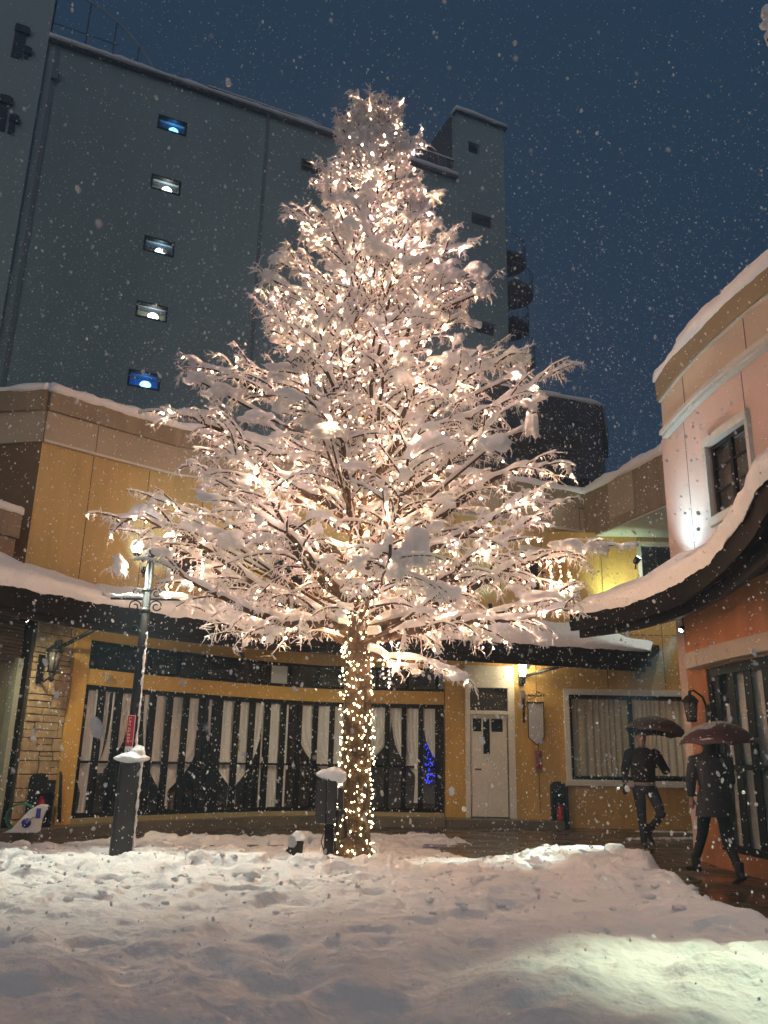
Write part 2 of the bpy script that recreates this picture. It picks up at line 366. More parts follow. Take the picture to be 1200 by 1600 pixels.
# glazing bars: lower storey windows and transoms
mb = MB()
WL.strip(mb, s_gl0, s_end, 2.27, 2.34, .0, -.08); WL.strip(mb, s_gl0, s_end, .23, .30, .0, -.08); WL.strip(mb, s_gl0, s_end, 1.08, 1.12, -.01, -.06)
t = s_gl0+.06; k = 0
while t < s_end-.05:
    wdt = .10
    if k % 9 == 8: wdt = .20
    WL.strip(mb, t-wdt/2, t+wdt/2, .30, 2.27, .005, -.075, corners=False); t += .345+(wdt-.1); k += 1
WL.strip(mb, s_end-.12, s_end, .30, 2.27, .005, -.075, corners=False)
mb.build('window_frame', DARKG, shop)
mb = MB(); WL.strip(mb, s_gl0, s_end, 2.60, 2.66, .0, -.08); WL.strip(mb, s_gl0, s_end, 3.02, 3.08, .0, -.08)
t = s_gl0+.05
while t < s_end: WL.strip(mb, t-.035, t+.035, 2.66, 3.02, .0, -.07, corners=False); t += .62
mb.build('transom_frame', DARKG, shop)
mb = MB()
for a, bz in ((.30, 2.27), (2.66, 3.02)):
    ts = np.linspace(s_gl0, s_end, 34)
    for i in range(33):
        p, q2 = WL.at(ts[i], -.04), WL.at(ts[i+1], -.04); mb.quad((p.x, p.y, a), (q2.x, q2.y, a), (q2.x, q2.y, bz), (p.x, p.y, bz))
mb.build('pane', GLASS, shop)
mb = MB(); WL.strip(mb, s_gl0-.3, s_end+.3, .1, 3.4, -1.9, -2.0); mb.build('room_wall', INTER, shop)
mb = MB(); WL.strip(mb, s_gl0-.3, s_end+.3, .08, .145, -.3, -2.0); WL.strip(mb, s_gl0-.3, s_end+.3, 3.2, 3.3, -.3, -2.0); mb.build('room_floor', ROOM, shop)
# right-hand lower wall with door and wide window (pieces butted round the openings)
yR = 17.66
def wallbox(mb, x0, x1, z0, z1, y0=yR, y1=yR+.25): return mb.box(((x0+x1)/2, (y0+y1)/2, (z0+z1)/2), (x1-x0, y1-y0, z1-z0))
mb = MB(); wallbox(mb, 1.34, 1.76, .15, 6.1); wallbox(mb, 1.76, 2.78, 3.16, 6.1); wallbox(mb, 2.78, 3.85, .0, 6.1)
wallbox(mb, 3.85, 6.52, .0, .88); wallbox(mb, 3.85, 6.52, 2.68, 4.6); wallbox(mb, 6.52, 9.0, .0, 6.1)
wallbox(mb, 3.85, 5.62, 4.6, 6.1); wallbox(mb, 5.62, 6.42, 5.82, 6.1); wallbox(mb, 6.42, 6.52, 4.6, 6.1); wallbox(mb, 5.62, 6.42, 4.6, 5.0)
mb.build('wall', WALLY, shop)
mb = MB()
for x in (3.25, 4.75, 5.95): wallbox(mb, x-.006, x+.006, 2.75 if x > 3.9 else .2, 6.0, yR-.004, yR+.01)
wallbox(mb, 2.9, 6.5, 3.86, 3.875, yR-.004, yR+.01)
mb.build('panel_joint', MORTAR, shop)
mb = MB(); wallbox(mb, 1.76, 2.78, 2.70, 3.16, yR-.03, yR+.1)
wallbox(mb, 1.76, 1.86, .15, 2.70, yR-.03, yR+.1); wallbox(mb, 2.64, 2.78, .15, 2.70, yR-.03, yR+.1); wallbox(mb, 1.86, 2.64, 2.16, 2.24, yR-.02, yR+.1)
df = mb.build('door_frame', WHITE, shop, bevel=.006)
mb = MB(); wallbox(mb, 1.88, 2.62, .17, .95, yR+.03, yR+.08)
wallbox(mb, 1.88, 1.92, .95, 2.16, yR+.03, yR+.08); wallbox(mb, 2.54, 2.62, .95, 2.16, yR+.03, yR+.08); wallbox(mb, 1.92, 2.54, 2.08, 2.16, yR+.03, yR+.08)
wallbox(mb, 1.92, 2.12, .95, 1.82, yR+.03, yR+.08); wallbox(mb, 2.28, 2.54, .95, 1.82, yR+.03, yR+.08); wallbox(mb, 2.12, 2.28, .95, 1.38, yR+.03, yR+.08)
wallbox(mb, 2.10, 2.13, 1.38, 2.08, yR+.025, yR+.085); wallbox(mb, 2.27, 2.30, 1.38, 2.08, yR+.025, yR+.085)
wallbox(mb, 1.95, 2.22, .30, .84, yR+.02, yR+.029); wallbox(mb, 2.27, 2.54, .30, .84, yR+.02, yR+.029)
door = mb.build('door', WHITE, shop, bevel=.006)
mb = MB(); wallbox(mb, 1.90, 2.60, 1.36, 2.10, yR+.09, yR+.1); mb.build('pane', mat('dark_glass', (.02, .02, .022), .08, .2, 3), door)
mb = MB(); wallbox(mb, 1.86, 2.64, 2.24, 2.70, yR+.05, yR+.06); mb.build('transom_pane', mat('dark_glass_b', (.045, .04, .04), .08, .3, 3), shop)
mb = MB(); mb.tube([(1.96, yR+.02, 1.08), (1.96, yR-.02, 1.08), (2.08, yR-.02, 1.08)], .012); mb.build('handle', BLACK, door)
# wide window
mb = MB(); wallbox(mb, 3.80, 6.60, 2.60, 2.72, yR-.05, yR+.0); wallbox(mb, 3.80, 3.91, .92, 2.60, yR-.05, yR-.002); wallbox(mb, 6.46, 6.58, .92, 2.60, yR-.05, yR-.002)
wallbox(mb, 3.78, 6.60, .80, .92, yR-.08, yR-.002)
wf = mb.build('window', WHITE, shop, bevel=.006)
mb = MB(); wallbox(mb, 3.91, 6.46, 2.54, 2.60, yR+.0, yR+.06); wallbox(mb, 3.91, 3.97, .92, 2.54, yR+.0, yR+.06); wallbox(mb, 3.97, 6.46, .92, .97, yR+.0, yR+.06); wallbox(mb, 5.17, 5.22, .97, 2.54, yR, yR+.06)
mb.build('sash', DARKG, wf)
mb = MB(); mb.quad((3.9, yR+.03, .9), (6.5, yR+.03, .9), (6.5, yR+.03, 2.6), (3.9, yR+.03, 2.6)); mb.build('pane', GLASS, wf)
def pleats(x0, x1, z0, z1, y, amp=.035, per=.11, n=220):
    vs = []; fs = []; rs = random.Random(int(x0*10))
    ph = 0
    for i in range(n+1):
        x = x0+(x1-x0)*i/n; ph += (x1-x0)/n*2*math.pi/per*(1+.3*math.sin(x*7)); yy = y+amp*math.sin(ph)
        vs += [(x, yy, z0), (x, yy+.01*math.sin(ph*.5), z1)]
    fs = [(2*i, 2*i+2, 2*i+3, 2*i+1) for i in range(n)]
    m_ = MB(); m_.add(vs, fs, True); return m_
tag(pleats(3.98, 5.15, .99, 2.52, yR+.16, per=.13).build('curtain', mat('shaded_curtain', (.50, .47, .34), .9, .1, 3)), 'shaded pleated curtain in the left half of the wide white framed window', 'curtain')  # shade put into the colour, a darker take on the cream curtain
tag(pleats(5.24, 6.50, 1.02, 2.52, yR+.14).build('curtain', CURTB), 'cream pleated curtain in the right half of the wide white framed window', 'curtain')
mb = MB(); wallbox(mb, 3.7, 6.8, .6, 2.8, yR+1.2, yR+1.25); mb.build('room_wall', INTER, shop)
# upper storey
UW = Plan([(-5.72, 13.02), (-4.9, 13.78), (-3.9, 14.65), (-.5, 16.05), (3.07, 17.4), (4.5, 18.1)], smooth=False)
UWl = UW.L
s_w1 = UW.find(272, 5); s_w2 = UW.find(345, 5); s_w3 = UW.find(818, 5.2); s_w4 = UW.find(862, 5.2)
mids = [UW.find(p, 5) for p in (425, 485)]
op = [(s_w1, s_w2, 4.35, 5.1), (mids[0], mids[1], 4.35, 5.1), (s_w3, s_w4, 4.75, 5.6)]
mb = MB(); t = 0
for (a, bb, z0, z1) in op:
    UW.strip(mb, t, a, 3.3, 6.2, 0, -.3); UW.strip(mb, a, bb, 3.3, z0, 0, -.3); UW.strip(mb, a, bb, z1, 6.2, 0, -.3); t = bb
UW.strip(mb, t, UWl, 3.3, 6.2, 0, -.3)
mb.build('upper_wall', WALLU, shop)
mb = MB(); UW.strip(mb, .0, UWl, 6.2, 6.75, .05, -.3); mb.build('cornice', BEIGE, shop)
mb = MB(); UW.strip(mb, .0, UWl, 6.19, 6.23, .09, .052); mb.build('moulding', WHITE, shop)
mb = MB(); UW.strip(mb, .0, UWl, 6.752, 7.12, .12, -.3); mb.build('parapet', TAUPE, shop)
mb = MB(); t = .9
while t < UWl: UW.strip(mb, t-.006, t+.006, 3.4, 6.18, .004, -.01, corners=False); t += 1.05
t = .9
while t < UWl: UW.strip(mb, t-.006, t+.006, 6.24, 6.74, .054, .03, corners=False); t += 2.1
mb.build('panel_joint', MORTAR, shop)
for (a, bb, z0, z1) in op:
    mb = MB(); e = .08
    UW.strip(mb, a-e, bb+e, z1, z1+.1, .05, .002); UW.strip(mb, a-e, bb+e, z0-.09, z0, .06, .002); UW.strip(mb, a-e, a, z0, z1, .05, -.02); UW.strip(mb, bb, bb+e, z0, z1, .05, -.02)
    wn = mb.build('window', WHITE, shop)
    mb = MB(); mid = (a+bb)/2
    UW.strip(mb, mid-.025, mid+.025, z0, z1, -.03, -.07); UW.strip(mb, a, bb, (z0+z1)/2-.02, (z0+z1)/2+.02, -.035, -.065)
    UW.strip(mb, a, bb, z1-.04, z1, -.03, -.07); UW.strip(mb, a, bb, z0, z0+.04, -.03, -.07); mb.build('sash', DARKG, wn)
    mb = MB(); UW.strip(mb, a, bb, z0, z1, -.10, -.12); mb.build('pane', mat('night_pane', (.02, .02, .022), .06, .3, 2), wn)
# left return face of the upper storey and the lower wing
LF = Plan([(-8.6, 16.2), (-5.72, 13.02)], smooth=False)
LF = Plan([(-10.5, 13.9), (-5.72, 13.02)], smooth=False)
mb = MB(); LF.strip(mb, 0, LF.L, 3.3, 6.2, 0, -.3); mb.build('side_wall', mat('shaded_side', (.16, .11, .06), .9, .15, 1.5, .4, 60), shop)  # wall colour darkened to carry the shade of the face turned away
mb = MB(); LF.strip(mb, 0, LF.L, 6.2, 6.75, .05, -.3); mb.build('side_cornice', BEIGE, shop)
mb = MB(); LF.strip(mb, 0, LF.L, 6.752, 7.12, .12, -.3); mb.build('side_parapet', TAUPE, shop)
LW = Plan([(-9.0, 8.0), (-7.1, 10.5), (-5.80, 12.75)], smooth=False)
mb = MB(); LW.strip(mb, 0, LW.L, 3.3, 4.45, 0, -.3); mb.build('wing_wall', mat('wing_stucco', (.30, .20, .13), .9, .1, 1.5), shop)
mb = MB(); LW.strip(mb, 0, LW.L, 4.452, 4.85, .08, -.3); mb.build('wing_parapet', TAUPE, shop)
# snow on parapets (lumpy)
def snow_ridge(pl, s0, s1, z, o0, o1, hgt, name, parent, seed, drop=.05, step=.07, prof=9):
    m_ = MB(); ts = np.arange(s0, s1, step); ts = list(ts)+[s1]; vs = []; n = prof
    sxs = np.array(ts); ns_ = fbm(sxs*1.3, sxs*0+seed, seed, 3); nf = fbm(sxs*6, sxs*0+seed, seed+3, 3)
    for i, t in enumerate(ts):
        hh = hgt*(1+.35*ns_[i]+.12*nf[i]); of = .03*ns_[i]+.02*nf[i]
        for k in range(n):
            a = math.pi*k/(n-1); c_ = math.cos(a); off = (o0+o1)/2+(o0-o1)/2*(abs(c_)**.55*(1 if c_ > 0 else -1))+of*(1 if k < n/2 else 0)
            zz = z+hh*max(0, math.sin(a))**.55
            if k == 0: zz -= drop*(1+ns_[i]*1.2)
            if k in (0, 1): off += .012
            zz += .012*nf[(i*3+k*7) % len(nf)]
            p = pl.at(t, off); vs.append((p.x, p.y, zz))
    L_ = len(ts); fs = [(i*n+k, i*n+k+1, (i+1)*n+k+1, (i+1)*n+k) for i in range(L_-1) for k in range(n-1)]
    fs += [(i*n+n-1, i*n, (i+1)*n, (i+1)*n+n-1) for i in range(L_-1)]
    fs += [tuple(range(n-1, -1, -1)), tuple((L_-1)*n+k for k in range(n))]
    m_.add(vs, fs, True); return m_.build(name, SNOW, parent)
snow_ridge(UW, -.0, UWl, 7.12, .16, -.34, .16, 'snow_cover', shop, 3)
snow_ridge(LF, .0, LF.L, 7.12, .16, -.34, .16, 'snow_cover', shop, 4)
snow_ridge(LW, .0, LW.L, 4.85, .12, -.34, .17, 'snow_cover', shop, 5)
# inner corner: the parapet turns towards the camera as an overhanging band on the right
BR = Plan([(4.5, 18.1), (5.55, 14.9), (6.1, 13.2)], smooth=False, side=1)
BRt = BR.L
mb = MB(); BR.strip(mb, 0, 1.05, 6.05, 7.12, .0, -.25); BR.strip(mb, 1.95, BRt, 6.05, 7.12, 0, -.25); BR.strip(mb, 1.05, 1.95, 6.05, 6.238, .0, -.25); mb.build('overhang_band', TAUPE, shop)
mb = MB(); BR.strip(mb, 1.05, 1.95, 6.24, 7.12, .0, -.25); mb.build('overhang_panel', BEIGE, shop)
snow_ridge(BR, 0, BRt, 7.12, .06, -.3, .16, 'snow_cover', shop, 6)
mb = MB(); mb.slab([(4.55, 18.0), (5.6, 14.85), (6.15, 13.25), (10, 13.3), (10, 18.0)], 6.02, 6.045); mb.build('soffit', mat('soffit_white', (.55, .58, .55), .8, .05, 1), shop)
mb = MB(); mb.lathe((6.0, 16.6, 6.0), [(.09, 0), (.09, .018), (.02, .019)], 16); mb.build('downlight', PLW, shop)
mb = MB(); x0, x1, z0, z1 = 5.62, 6.42, 5.0, 5.82
wallbox(mb, x0-.08, x1+.08, z1, z1+.09, yR-.05, yR-.002); wallbox(mb, x0-.08, x1+.08, z0-.08, z0, yR-.05, yR-.002); wallbox(mb, x0-.08, x0, z0, z1, yR-.05, yR-.002); wallbox(mb, x1, x1+.08, z0, z1, yR-.05, yR-.002)
wn = mb.build('window', WHITE, shop)
mb = MB(); wallbox(mb, x0, x1, z0, z1, yR+.08, yR+.1); mb.build('pane', mat('night_pane_b', (.02, .02, .022), .06, .3, 2), wn)
mb = MB(); wallbox(mb, 5.9, 5.94, z0, z1, yR+.03, yR+.07); wallbox(mb, x0, x1, 5.4, 5.43, yR+.03, yR+.068); mb.build('sash', DARKG, wn)

# canopy along the yellow building
CE = Plan([(-7.6, 7.4), (-6.0, 9.75), (-5.12, 11.1), (-4.57, 11.93), (-4.19, 12.47), (-2.83, 13.87), (-1.2, 14.75), (.52, 15.23), (1.48, 15.52), (3.76, 16.21), (5.42, 16.84)])
def taper(t, L_):
    return max(.06, min(1, ((L_-t)/1.5)**.6, (t/.35)**.5 if L_ < 11.5 else 1, 1 if L_ < 11.5 else 1))
def canopy(E, wall_pts, zb, name_parent, seed, inner_off=-2.1, fh=.30, rise=.42, step=.3, snow_h=.225):
    n = 90; ts = np.linspace(0, E.L, n)
    mb = MB(); E.strip(mb, 0, E.L, zb, zb+fh, .0, -.06); mb.build('fascia', ROOF, name_parent)
    mb = MB(); E.strip(mb, 0, E.L, zb-.09, zb+.06, -.20, -.27); mb.build('gutter', BLACK, name_parent)
    vs = []; fs = []
    W = wall_pts
    for i, t in enumerate(ts):
        a = E.at(t, -.06); q_ = W(t)
        vs += [(a.x, a.y, zb+.10), (q_.x, q_.y, zb+rise), (q_.x, q_.y, zb+rise+.12), (a.x, a.y, zb+.24)]
    fs = [(4*i+k, 4*i+(k+1) % 4, 4*i+4+(k+1) % 4, 4*i+4+k) for i in range(n-1) for k in range(4)]+[(3, 2, 1, 0), tuple(4*(n-1)+k for k in range(4))]
    mb = MB(); mb.add(vs, fs); mb.build('roof', ROOF, name_parent)
    mb = MB(); k = 0; t = .3
    while t < E.L-.1:
        a = E.at(t, -.27); q_ = W(t); c = ((a+q_)/2); L_ = (q_-a).length
        mb = MB(); mb.tube([(a.x, a.y, zb+.05), (q_.x, q_.y, zb+rise-.05)], .045, 4, False); t += .75
        mb.build('rafter', BLACK, name_parent)
    # snow load
    nn = int(E.L/.06); ts = np.linspace(0, E.L, nn); A = fbm(ts*1.1, ts*0+seed, seed, 3); B = fbm(ts*7, ts*0+seed, seed+1, 3); C_ = fbm(ts*3, ts*0+seed*3, seed+2, 3)
    prof = [(.02, -.03), (.055, .05), (.06, .13), (.03, .20), (-.05, .25), (-.2, .275), (-.5, .31), (-1.0, .36)]
    vs = []
    for i, t in enumerate(ts):
        zt = zb+fh
        for j, (o_, z_) in enumerate(prof):
            o2 = o_+(.035*A[i]+.02*B[(i+j*5) % nn])*(1 if j < 5 else 0); z2 = z_*snow_h/.26*(1+.34*A[i]+.10*C_[i])*taper(t, E.L)+.014*B[(i*2+j*11) % nn]+(-.04*max(0, C_[i]) if j == 0 else 0)
            p = E.at(t, o2); 
            if j >= 6:
                q_ = W(t); p = E.at(t, -.2).lerp(q_, (.25, .62)[j-6])
            vs.append((p.x, p.y, zt+z2+(rise*.3*(j-5) if j > 5 else 0)))
    m_ = len(prof); fs = [(i*m_+k, i*m_+k+1, (i+1)*m_+k+1, (i+1)*m_+k) for i in range(nn-1) for k in range(m_-1)]
    fs += [tuple(range(m_-1, -1, -1)), tuple((nn-1)*m_+k for k in range(m_))]
    mb = MB(); mb.add(vs, fs, True); mb.build('snow_cover', SNOW, name_parent)
def wl_pt(t):
    f = t/CE.L; p = CE.at(t)
    if p.x > 1.3: return Vector((p.x+.45*(f > .99), 17.64, 0))
    # nearest point on lower wall curve
    best = min(((WL.p[i]-p).length, i) for i in range(0, len(WL.p), 2)); return WL.p[best[1]]
canopy(CE, wl_pt, 3.12, shop, 12)
mb = MB()
for (a, bz_, c) in (((-5.2, 13.55, 2.86), (-4.28, 12.75, 3.12), None), ((2.98, 17.62, 2.95), (3.9, 16.5, 3.16), None), ((.2, 17.6, 2.9), (.55, 15.5, 3.15), None), ((-2.6, 16.6, 2.9), (-2.5, 14.3, 3.15), None)):
    mb = MB(); mb.tube([a, bz_], .035, 6); mb.box(a, (.06, .06, .26)); mb.build('bracket', BLACK, shop)
# little boxes on the yellow trim
def on(pl, px, z, off=0):
    t = pl.find(px, z); p = pl.at(t, off); return Vector((p.x, p.y, z)), pl.ang(t)
p, a = on(WL, 164, 2.47, .09); mb = MB(); mb.box(p, (.11, .05, .13), a); mb.box(p+Vector((.02, -.02, 0)), (.05, .05, .06), a)
tag(mb.build('sensor_box', BEIGE, bevel=.006), 'small beige sensor box on the yellow beam left of the lamp post', 'sensor')
mb = MB(); c = ay(995, 1050, yR-.05); mb.lathe(c, [(.07, -.04), (.09, .02), (.05, .07)], 12, (0, -1, 0)); mb.box(c+Vector((0, .02, -.1)), (.10, .06, .06))
tag(mb.build('wall_fixture', mat('khaki_fixture', (.16, .12, .06), .6)), 'round drab outdoor fixture high on the yellow wall above the wide window', 'light fixture')

# =================================================================== TIED CURTAINS in the storefront
def drape(s0, s1, st_, zt=2.26, ztie=.75, zend=.45, off=-.125, wt=.07, n=36, m=26, sw=.55):
    vs = []
    for j in range(m+1):
        v = j/m; z = zt+(zend-zt)*v; vt = (zt-ztie)/(zt-zend)
        if v < vt: k = (v/vt); e = k**3.2
        else: e = 1-(v-vt)/(1-vt)*.06
        L_ = s0+(st_-wt-s0)*e; R_ = s1+(st_+wt-s1)*e
        for i in range(n+1):
            u = i/n; s_ = L_+(R_-L_)*u; o_ = off+(.028*(1-.5*e))*math.sin(u*2*math.pi*8+j*.05)+.01*math.sin(u*31)
            p = WL.at(s_, o_); vs.append((p.x, p.y, z))
    m_ = MB(); m_.add(vs, [(j*(n+1)+i, j*(n+1)+i+1, (j+1)*(n+1)+i+1, (j+1)*(n+1)+i) for j in range(m) for i in range(n)], True); return m_
def sx(px, z=1.5): return WL.find(px, z)
for (a, b_, c, zt_, ze, lab) in ((118, 172, 148, .62, .30, 'white sheer curtain tied low, leftmost of the storefront curtains'),
        (176, 206, 166, .95, .92, 'narrow white sheer curtain swept left just left of the lamp post'),
        (226, 322, 268, .62, .36, 'white sheer curtain knotted low with a hanging tail, first right of the lamp post'),
        (328, 412, 372, .70, .36, 'white sheer curtain tied low behind the small paper notice'),
        (466, 540, 530, .85, .45, 'white sheer curtain swept right towards the tree trunk'),
        (578, 612, 562, 1.1, .6, 'white sheer curtain swept left just right of the tree trunk'),
        (612, 660, 655, .95, .4, 'white sheer curtain with lights mirrored over it, right of the tree trunk'),
        (662, 694, 690, 1.2, .8, 'narrow white sheer curtain at the right end of the storefront')):
    tag(drape(sx(a), sx(b_), sx(c), ztie=zt_, zend=ze).build('curtain', CURT), lab, 'curtain', 'curtains in the storefront windows')
mb = MB(); n = 40; vs = []
for i in range(n+1):
    s_ = sx(413)+(sx(452)-sx(413))*i/n; p = WL.at(s_, -.15+.025*math.sin(i*1.3)); vs += [(p.x, p.y, .3), (p.x, p.y, 2.26)]
mb.add(vs, [(2*i, 2*i+2, 2*i+3, 2*i+1) for i in range(n)], True); tag(mb.build('curtain', CURT), 'straight white curtain hanging full length left of the dark double doors', 'curtain', 'curtains in the storefront windows')
mb = MB(); s_a, s_b = sx(428, 2.8), sx(455, 2.8); p = WL.at(s_a, -.12); q_ = WL.at(s_b, -.12)
mb.quad((p.x, p.y, 2.66), (q_.x, q_.y, 2.66), (q_.x, q_.y, 3.02), (p.x, p.y, 3.02)); tag(mb.build('window_blind', CURT), 'pale blind in one pane of the transom windows', 'blind')
# paper notice on the glass
p, a = on(WL, 371, 1.42, -.02)
nt_ = thing('notice', 'small cream paper notice stuck on the storefront glass', 'notice', p)
mb = MB(); mb.box(p, (.15, .006, .27), a); mb.build('paper', mat('cream_paper', (.50, .45, .30), .8), nt_)
mb = MB(); nrm = Vector((math.sin(a), -math.cos(a), 0)); tng = Vector((math.cos(a), math.sin(a), 0))
for (u, v, w_, h_) in ((-.03, .10, .05, .014), (.035, .10, .04, .012), (-.03, .068, .03, .014), (.02, .068, .05, .012), (-.028, -.01, .018, .085), (.022, .02, .05, .012), (.03, -.02, .02, .07), (.0, .035, .05, .01), (-.035, -.06, .03, .014), (.03, -.065, .06, .01)):
    mb.box(p+nrm*.005+tng*u+Vector((0, 0, v)), (w_, .003, h_), a)
mb.build('print', mat('notice_ink', (.08, .035, .015), .8), nt_)
# things dimly seen inside: a display table; blue bulbs at the right end are added to imitate a reflection
p, a = on(WL, 330, .55, -.9); mb = MB(); mb.box(p, (.9, .5, .05), a)
for u in (-.4, .4):
    for v in (-.2, .2): mb.box(p+Vector((math.cos(a)*u-math.sin(a)*v, math.sin(a)*u+math.cos(a)*v, -.22)), (.05, .05, .42), a)
tag(mb.build('display_table', mat('wood', (.20, .10, .04), .5)), 'small wooden table dimly seen behind the storefront glass', 'table')
bl = thing('blue_reflection_lights', 'added blue glowing bulbs imitating a blue reflection at the right end of the storefront glass', 'string lights', (1.1, 17.9, .5))
BLU = emis('blue_reflection_bulb', (.015, .04, 1.0), 7)
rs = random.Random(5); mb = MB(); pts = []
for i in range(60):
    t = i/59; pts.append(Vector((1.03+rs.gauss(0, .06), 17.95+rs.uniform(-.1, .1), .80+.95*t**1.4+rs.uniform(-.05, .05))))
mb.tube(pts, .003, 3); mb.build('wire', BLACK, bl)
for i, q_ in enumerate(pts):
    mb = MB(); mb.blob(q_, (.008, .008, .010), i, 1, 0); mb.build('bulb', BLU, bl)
point((1.02, 17.8, 1.2), 1.2, (.03, .08, 1), .1)  # added blue lamp, part of the imitated reflection

# =================================================================== PINK / ORANGE BUILDING on the right
pink = thing('corner_building', 'pink and orange building with a snow laden curved eave on the right', 'building', (4.4, 12.1, 0))
PW = Plan([(4.4, 12.1), (4.41, 11.0), (4.5, 10.0), (4.68, 9.0), (5.0, 8.0), (5.5, 6.8), (6.3, 5.4), (7.4, 3.8)], side=1)
# openings on the curved wall
g0 = PW.find(1108, 1.5); g1 = PW.L
def spw(px, z): return PW.find(px, z)
sA, sB = spw(1112, 5), spw(1174, 5)
gA = spw(1112, 1.5)
mb = MB(); PW.strip(mb, 0, gA, 0, 3.45, 0, -.3); PW.strip(mb, gA, PW.L, 2.50, 3.45, 0, -.3); PW.strip(mb, gA, PW.L, 0, .22, 0, -.3); mb.build('lower_wall', ORANGE, pink)
mb = MB(); PW.strip(mb, 0, sA, 3.452, 6.2, 0, -.3); PW.strip(mb, sA, sB, 3.452, 4.42, 0, -.3); PW.strip(mb, sA, sB, 5.42, 6.2, 0, -.3); PW.strip(mb, sB, PW.L, 3.452, 6.2, 0, -.3); mb.build('upper_wall', PINK, pink)
mb = MB(); mb.box((6.5, 12.25, 3.1), (4.2, .3, 6.2)); mb.build('end_wall', PINK, pink)
mb = MB(); PW.strip(mb, 0, PW.L, 6.2, 6.74, .06, -.3); mb.build('cornice', mat('rose_beige_band', (.55, .47, .38), .85, .08, 1.2, .3, 60), pink)
mb = MB(); PW.strip(mb, -.0, PW.L, 6.17, 6.23, .13, .062); PW.strip(mb, 0, PW.L, 6.12, 6.165, .09, .002); mb.build('moulding', WHITE, pink)
mb = MB(); PW.strip(mb, -.0, PW.L, 6.725, 6.75, .10, .062); mb.build('moulding', WHITE, pink)
mb = MB(); PW.strip(mb, 0, PW.L, 6.752, 7.12, .13, -.3); mb.build('parapet', mat('olive_parapet', (.27, .22, .14), .85, .15, 1, .3, 50), pink)
snow_ridge(PW, 0, PW.L, 7.12, .17, -.34, .17, 'snow_cover', pink, 8)
mb = MB()
for t in (.95, 2.65, 4.6): PW.strip(mb, t-.006, t+.006, 6.24, 6.72, .064, .04, corners=False); PW.strip(mb, t-.25-.005, t-.25+.005, 3.6, 6.1, .003, -.01, corners=False)
mb.build('panel_joint', MORTAR, pink)
mb = MB(); e = .06
PW.strip(mb, sA-e, sB+e, 5.42, 5.54, .07, .002); PW.strip(mb, sA-e, sB+e, 4.30, 4.42, .07, .002); PW.strip(mb, sA-e, sA, 4.42, 5.42, .06, -.05); PW.strip(mb, sB, sB+e, 4.42, 5.42, .06, -.05)
wn = mb.build('window', WHITE, pink)
mb = MB(); PW.strip(mb, sA, sB, 4.42, 4.47, -.03, -.08); PW.strip(mb, sA, sB, 5.37, 5.42, -.03, -.08)
m0 = (sA+sB)/2; PW.strip(mb, m0-.035, m0+.035, 4.47, 5.37, -.03, -.08); PW.strip(mb, sA, sA+.05, 4.47, 5.37, -.03, -.08); PW.strip(mb, sB-.05, sB, 4.47, 5.37, -.03, -.08)
for z in (4.77, 5.08): PW.strip(mb, sA+.05, sB-.05, z-.014, z+.014, -.04, -.07)
mb.build('sash', BLACK, wn)
mb = MB(); PW.strip(mb, sA, sB, 4.42, 5.42, -.085, -.09); mb.build('pane', GLASS, wn)
mb = MB(); PW.strip(mb, sA, sB, 4.42, 5.42, -.18, -.2); mb.build('blind', mat('window_blind', (.16, .12, .08), .8, .3, 4), wn)
# shop window with long curtains
mb = MB(); PW.strip(mb, gA, PW.L, 2.38, 2.50, -.02, -.10); PW.strip(mb, gA, PW.L, .22, .30, -.02, -.10); PW.strip(mb, gA, gA+.10, .3, 2.38, -.02, -.1)
PW.strip(mb, gA+.10, PW.L, 1.20, 1.26, -.03, -.044)
t = gA+.22
while t < gA+4.5: PW.strip(mb, t-.085, t+.085, .3, 2.38, -.045, -.06, corners=False); t += .42
mb.build('window_frame', BLACK, pink)
mb = MB(); PW.strip(mb, gA, PW.L, .22, 2.5, -.065, -.07); mb.build('pane', GLASS, pink)
mb = MB(); PW.strip(mb, gA-.2, PW.L, .1, 2.9, -1.6, -1.7); mb.build('room_wall', ROOM, pink)
vs = []; n = 160; s0_, s1_ = gA+.12, gA+4.2
for i in range(n+1):
    s_ = s0_+(s1_-s0_)*i/n; p = PW.at(s_, -.12+.02*math.sin(i*.9)); zt_ = min(2.36, 1.75+.62*((s_-s0_)/.6)); vs += [(p.x, p.y, .28), (p.x, p.y, zt_)]
mb = MB(); mb.add(vs, [(2*i, 2*i+2, 2*i+3, 2*i+1) for i in range(n)], True)
tag(mb.build('curtain', mat('grey_curtain', (.70, .70, .68), .9, .06, 3)), 'long grey curtain behind the barred window of the orange wall', 'curtain')
# beige awning box above the shop window
mb = MB(); tb = PW.find(1088, 2.6); PW.strip(mb, tb, tb+.42, 2.52, 2.73, .16, .004); PW.strip(mb, tb+.424, tb+4.5, 2.52, 2.73, .156, .004); mb.build('awning_box', mat('awning_beige', (.42, .35, .29), .5, .08, 5, .1, 60), pink)
# curved eave
RTP = [(895, 985), (1000, 965), (1060, 940), (1120, 900), (1180, 840)]
RE = Plan([(2.92, 12.85), (3.35, 12.2), (3.62, 11.4), (3.74, 10.3), (3.62, 8.85), (3.34, 7.35), (3.08, 6.4), (3.02, 5.6), (3.25, 4.7), (3.8, 3.9)], side=1)
pa = PW.p
def pw_pt(t):
    f = t/RE.L; p = PW.at0(f*PW.L*.98-.05); 
    if f < .12: p = Vector((4.6-(.12-f)*1.0, 12.5+(.12-f)*3, 0))
    return p
canopy(RE, pw_pt, 3.2, pink, 33, snow_h=.24, rise=.38, fh=.26)
mb = MB(); a = RE.at(0, 0); mb.tube([(a.x, a.y, 3.3), (4.5, 12.9, 3.55)], .06, 4, False); mb.build('eave_end', ROOF, pink)

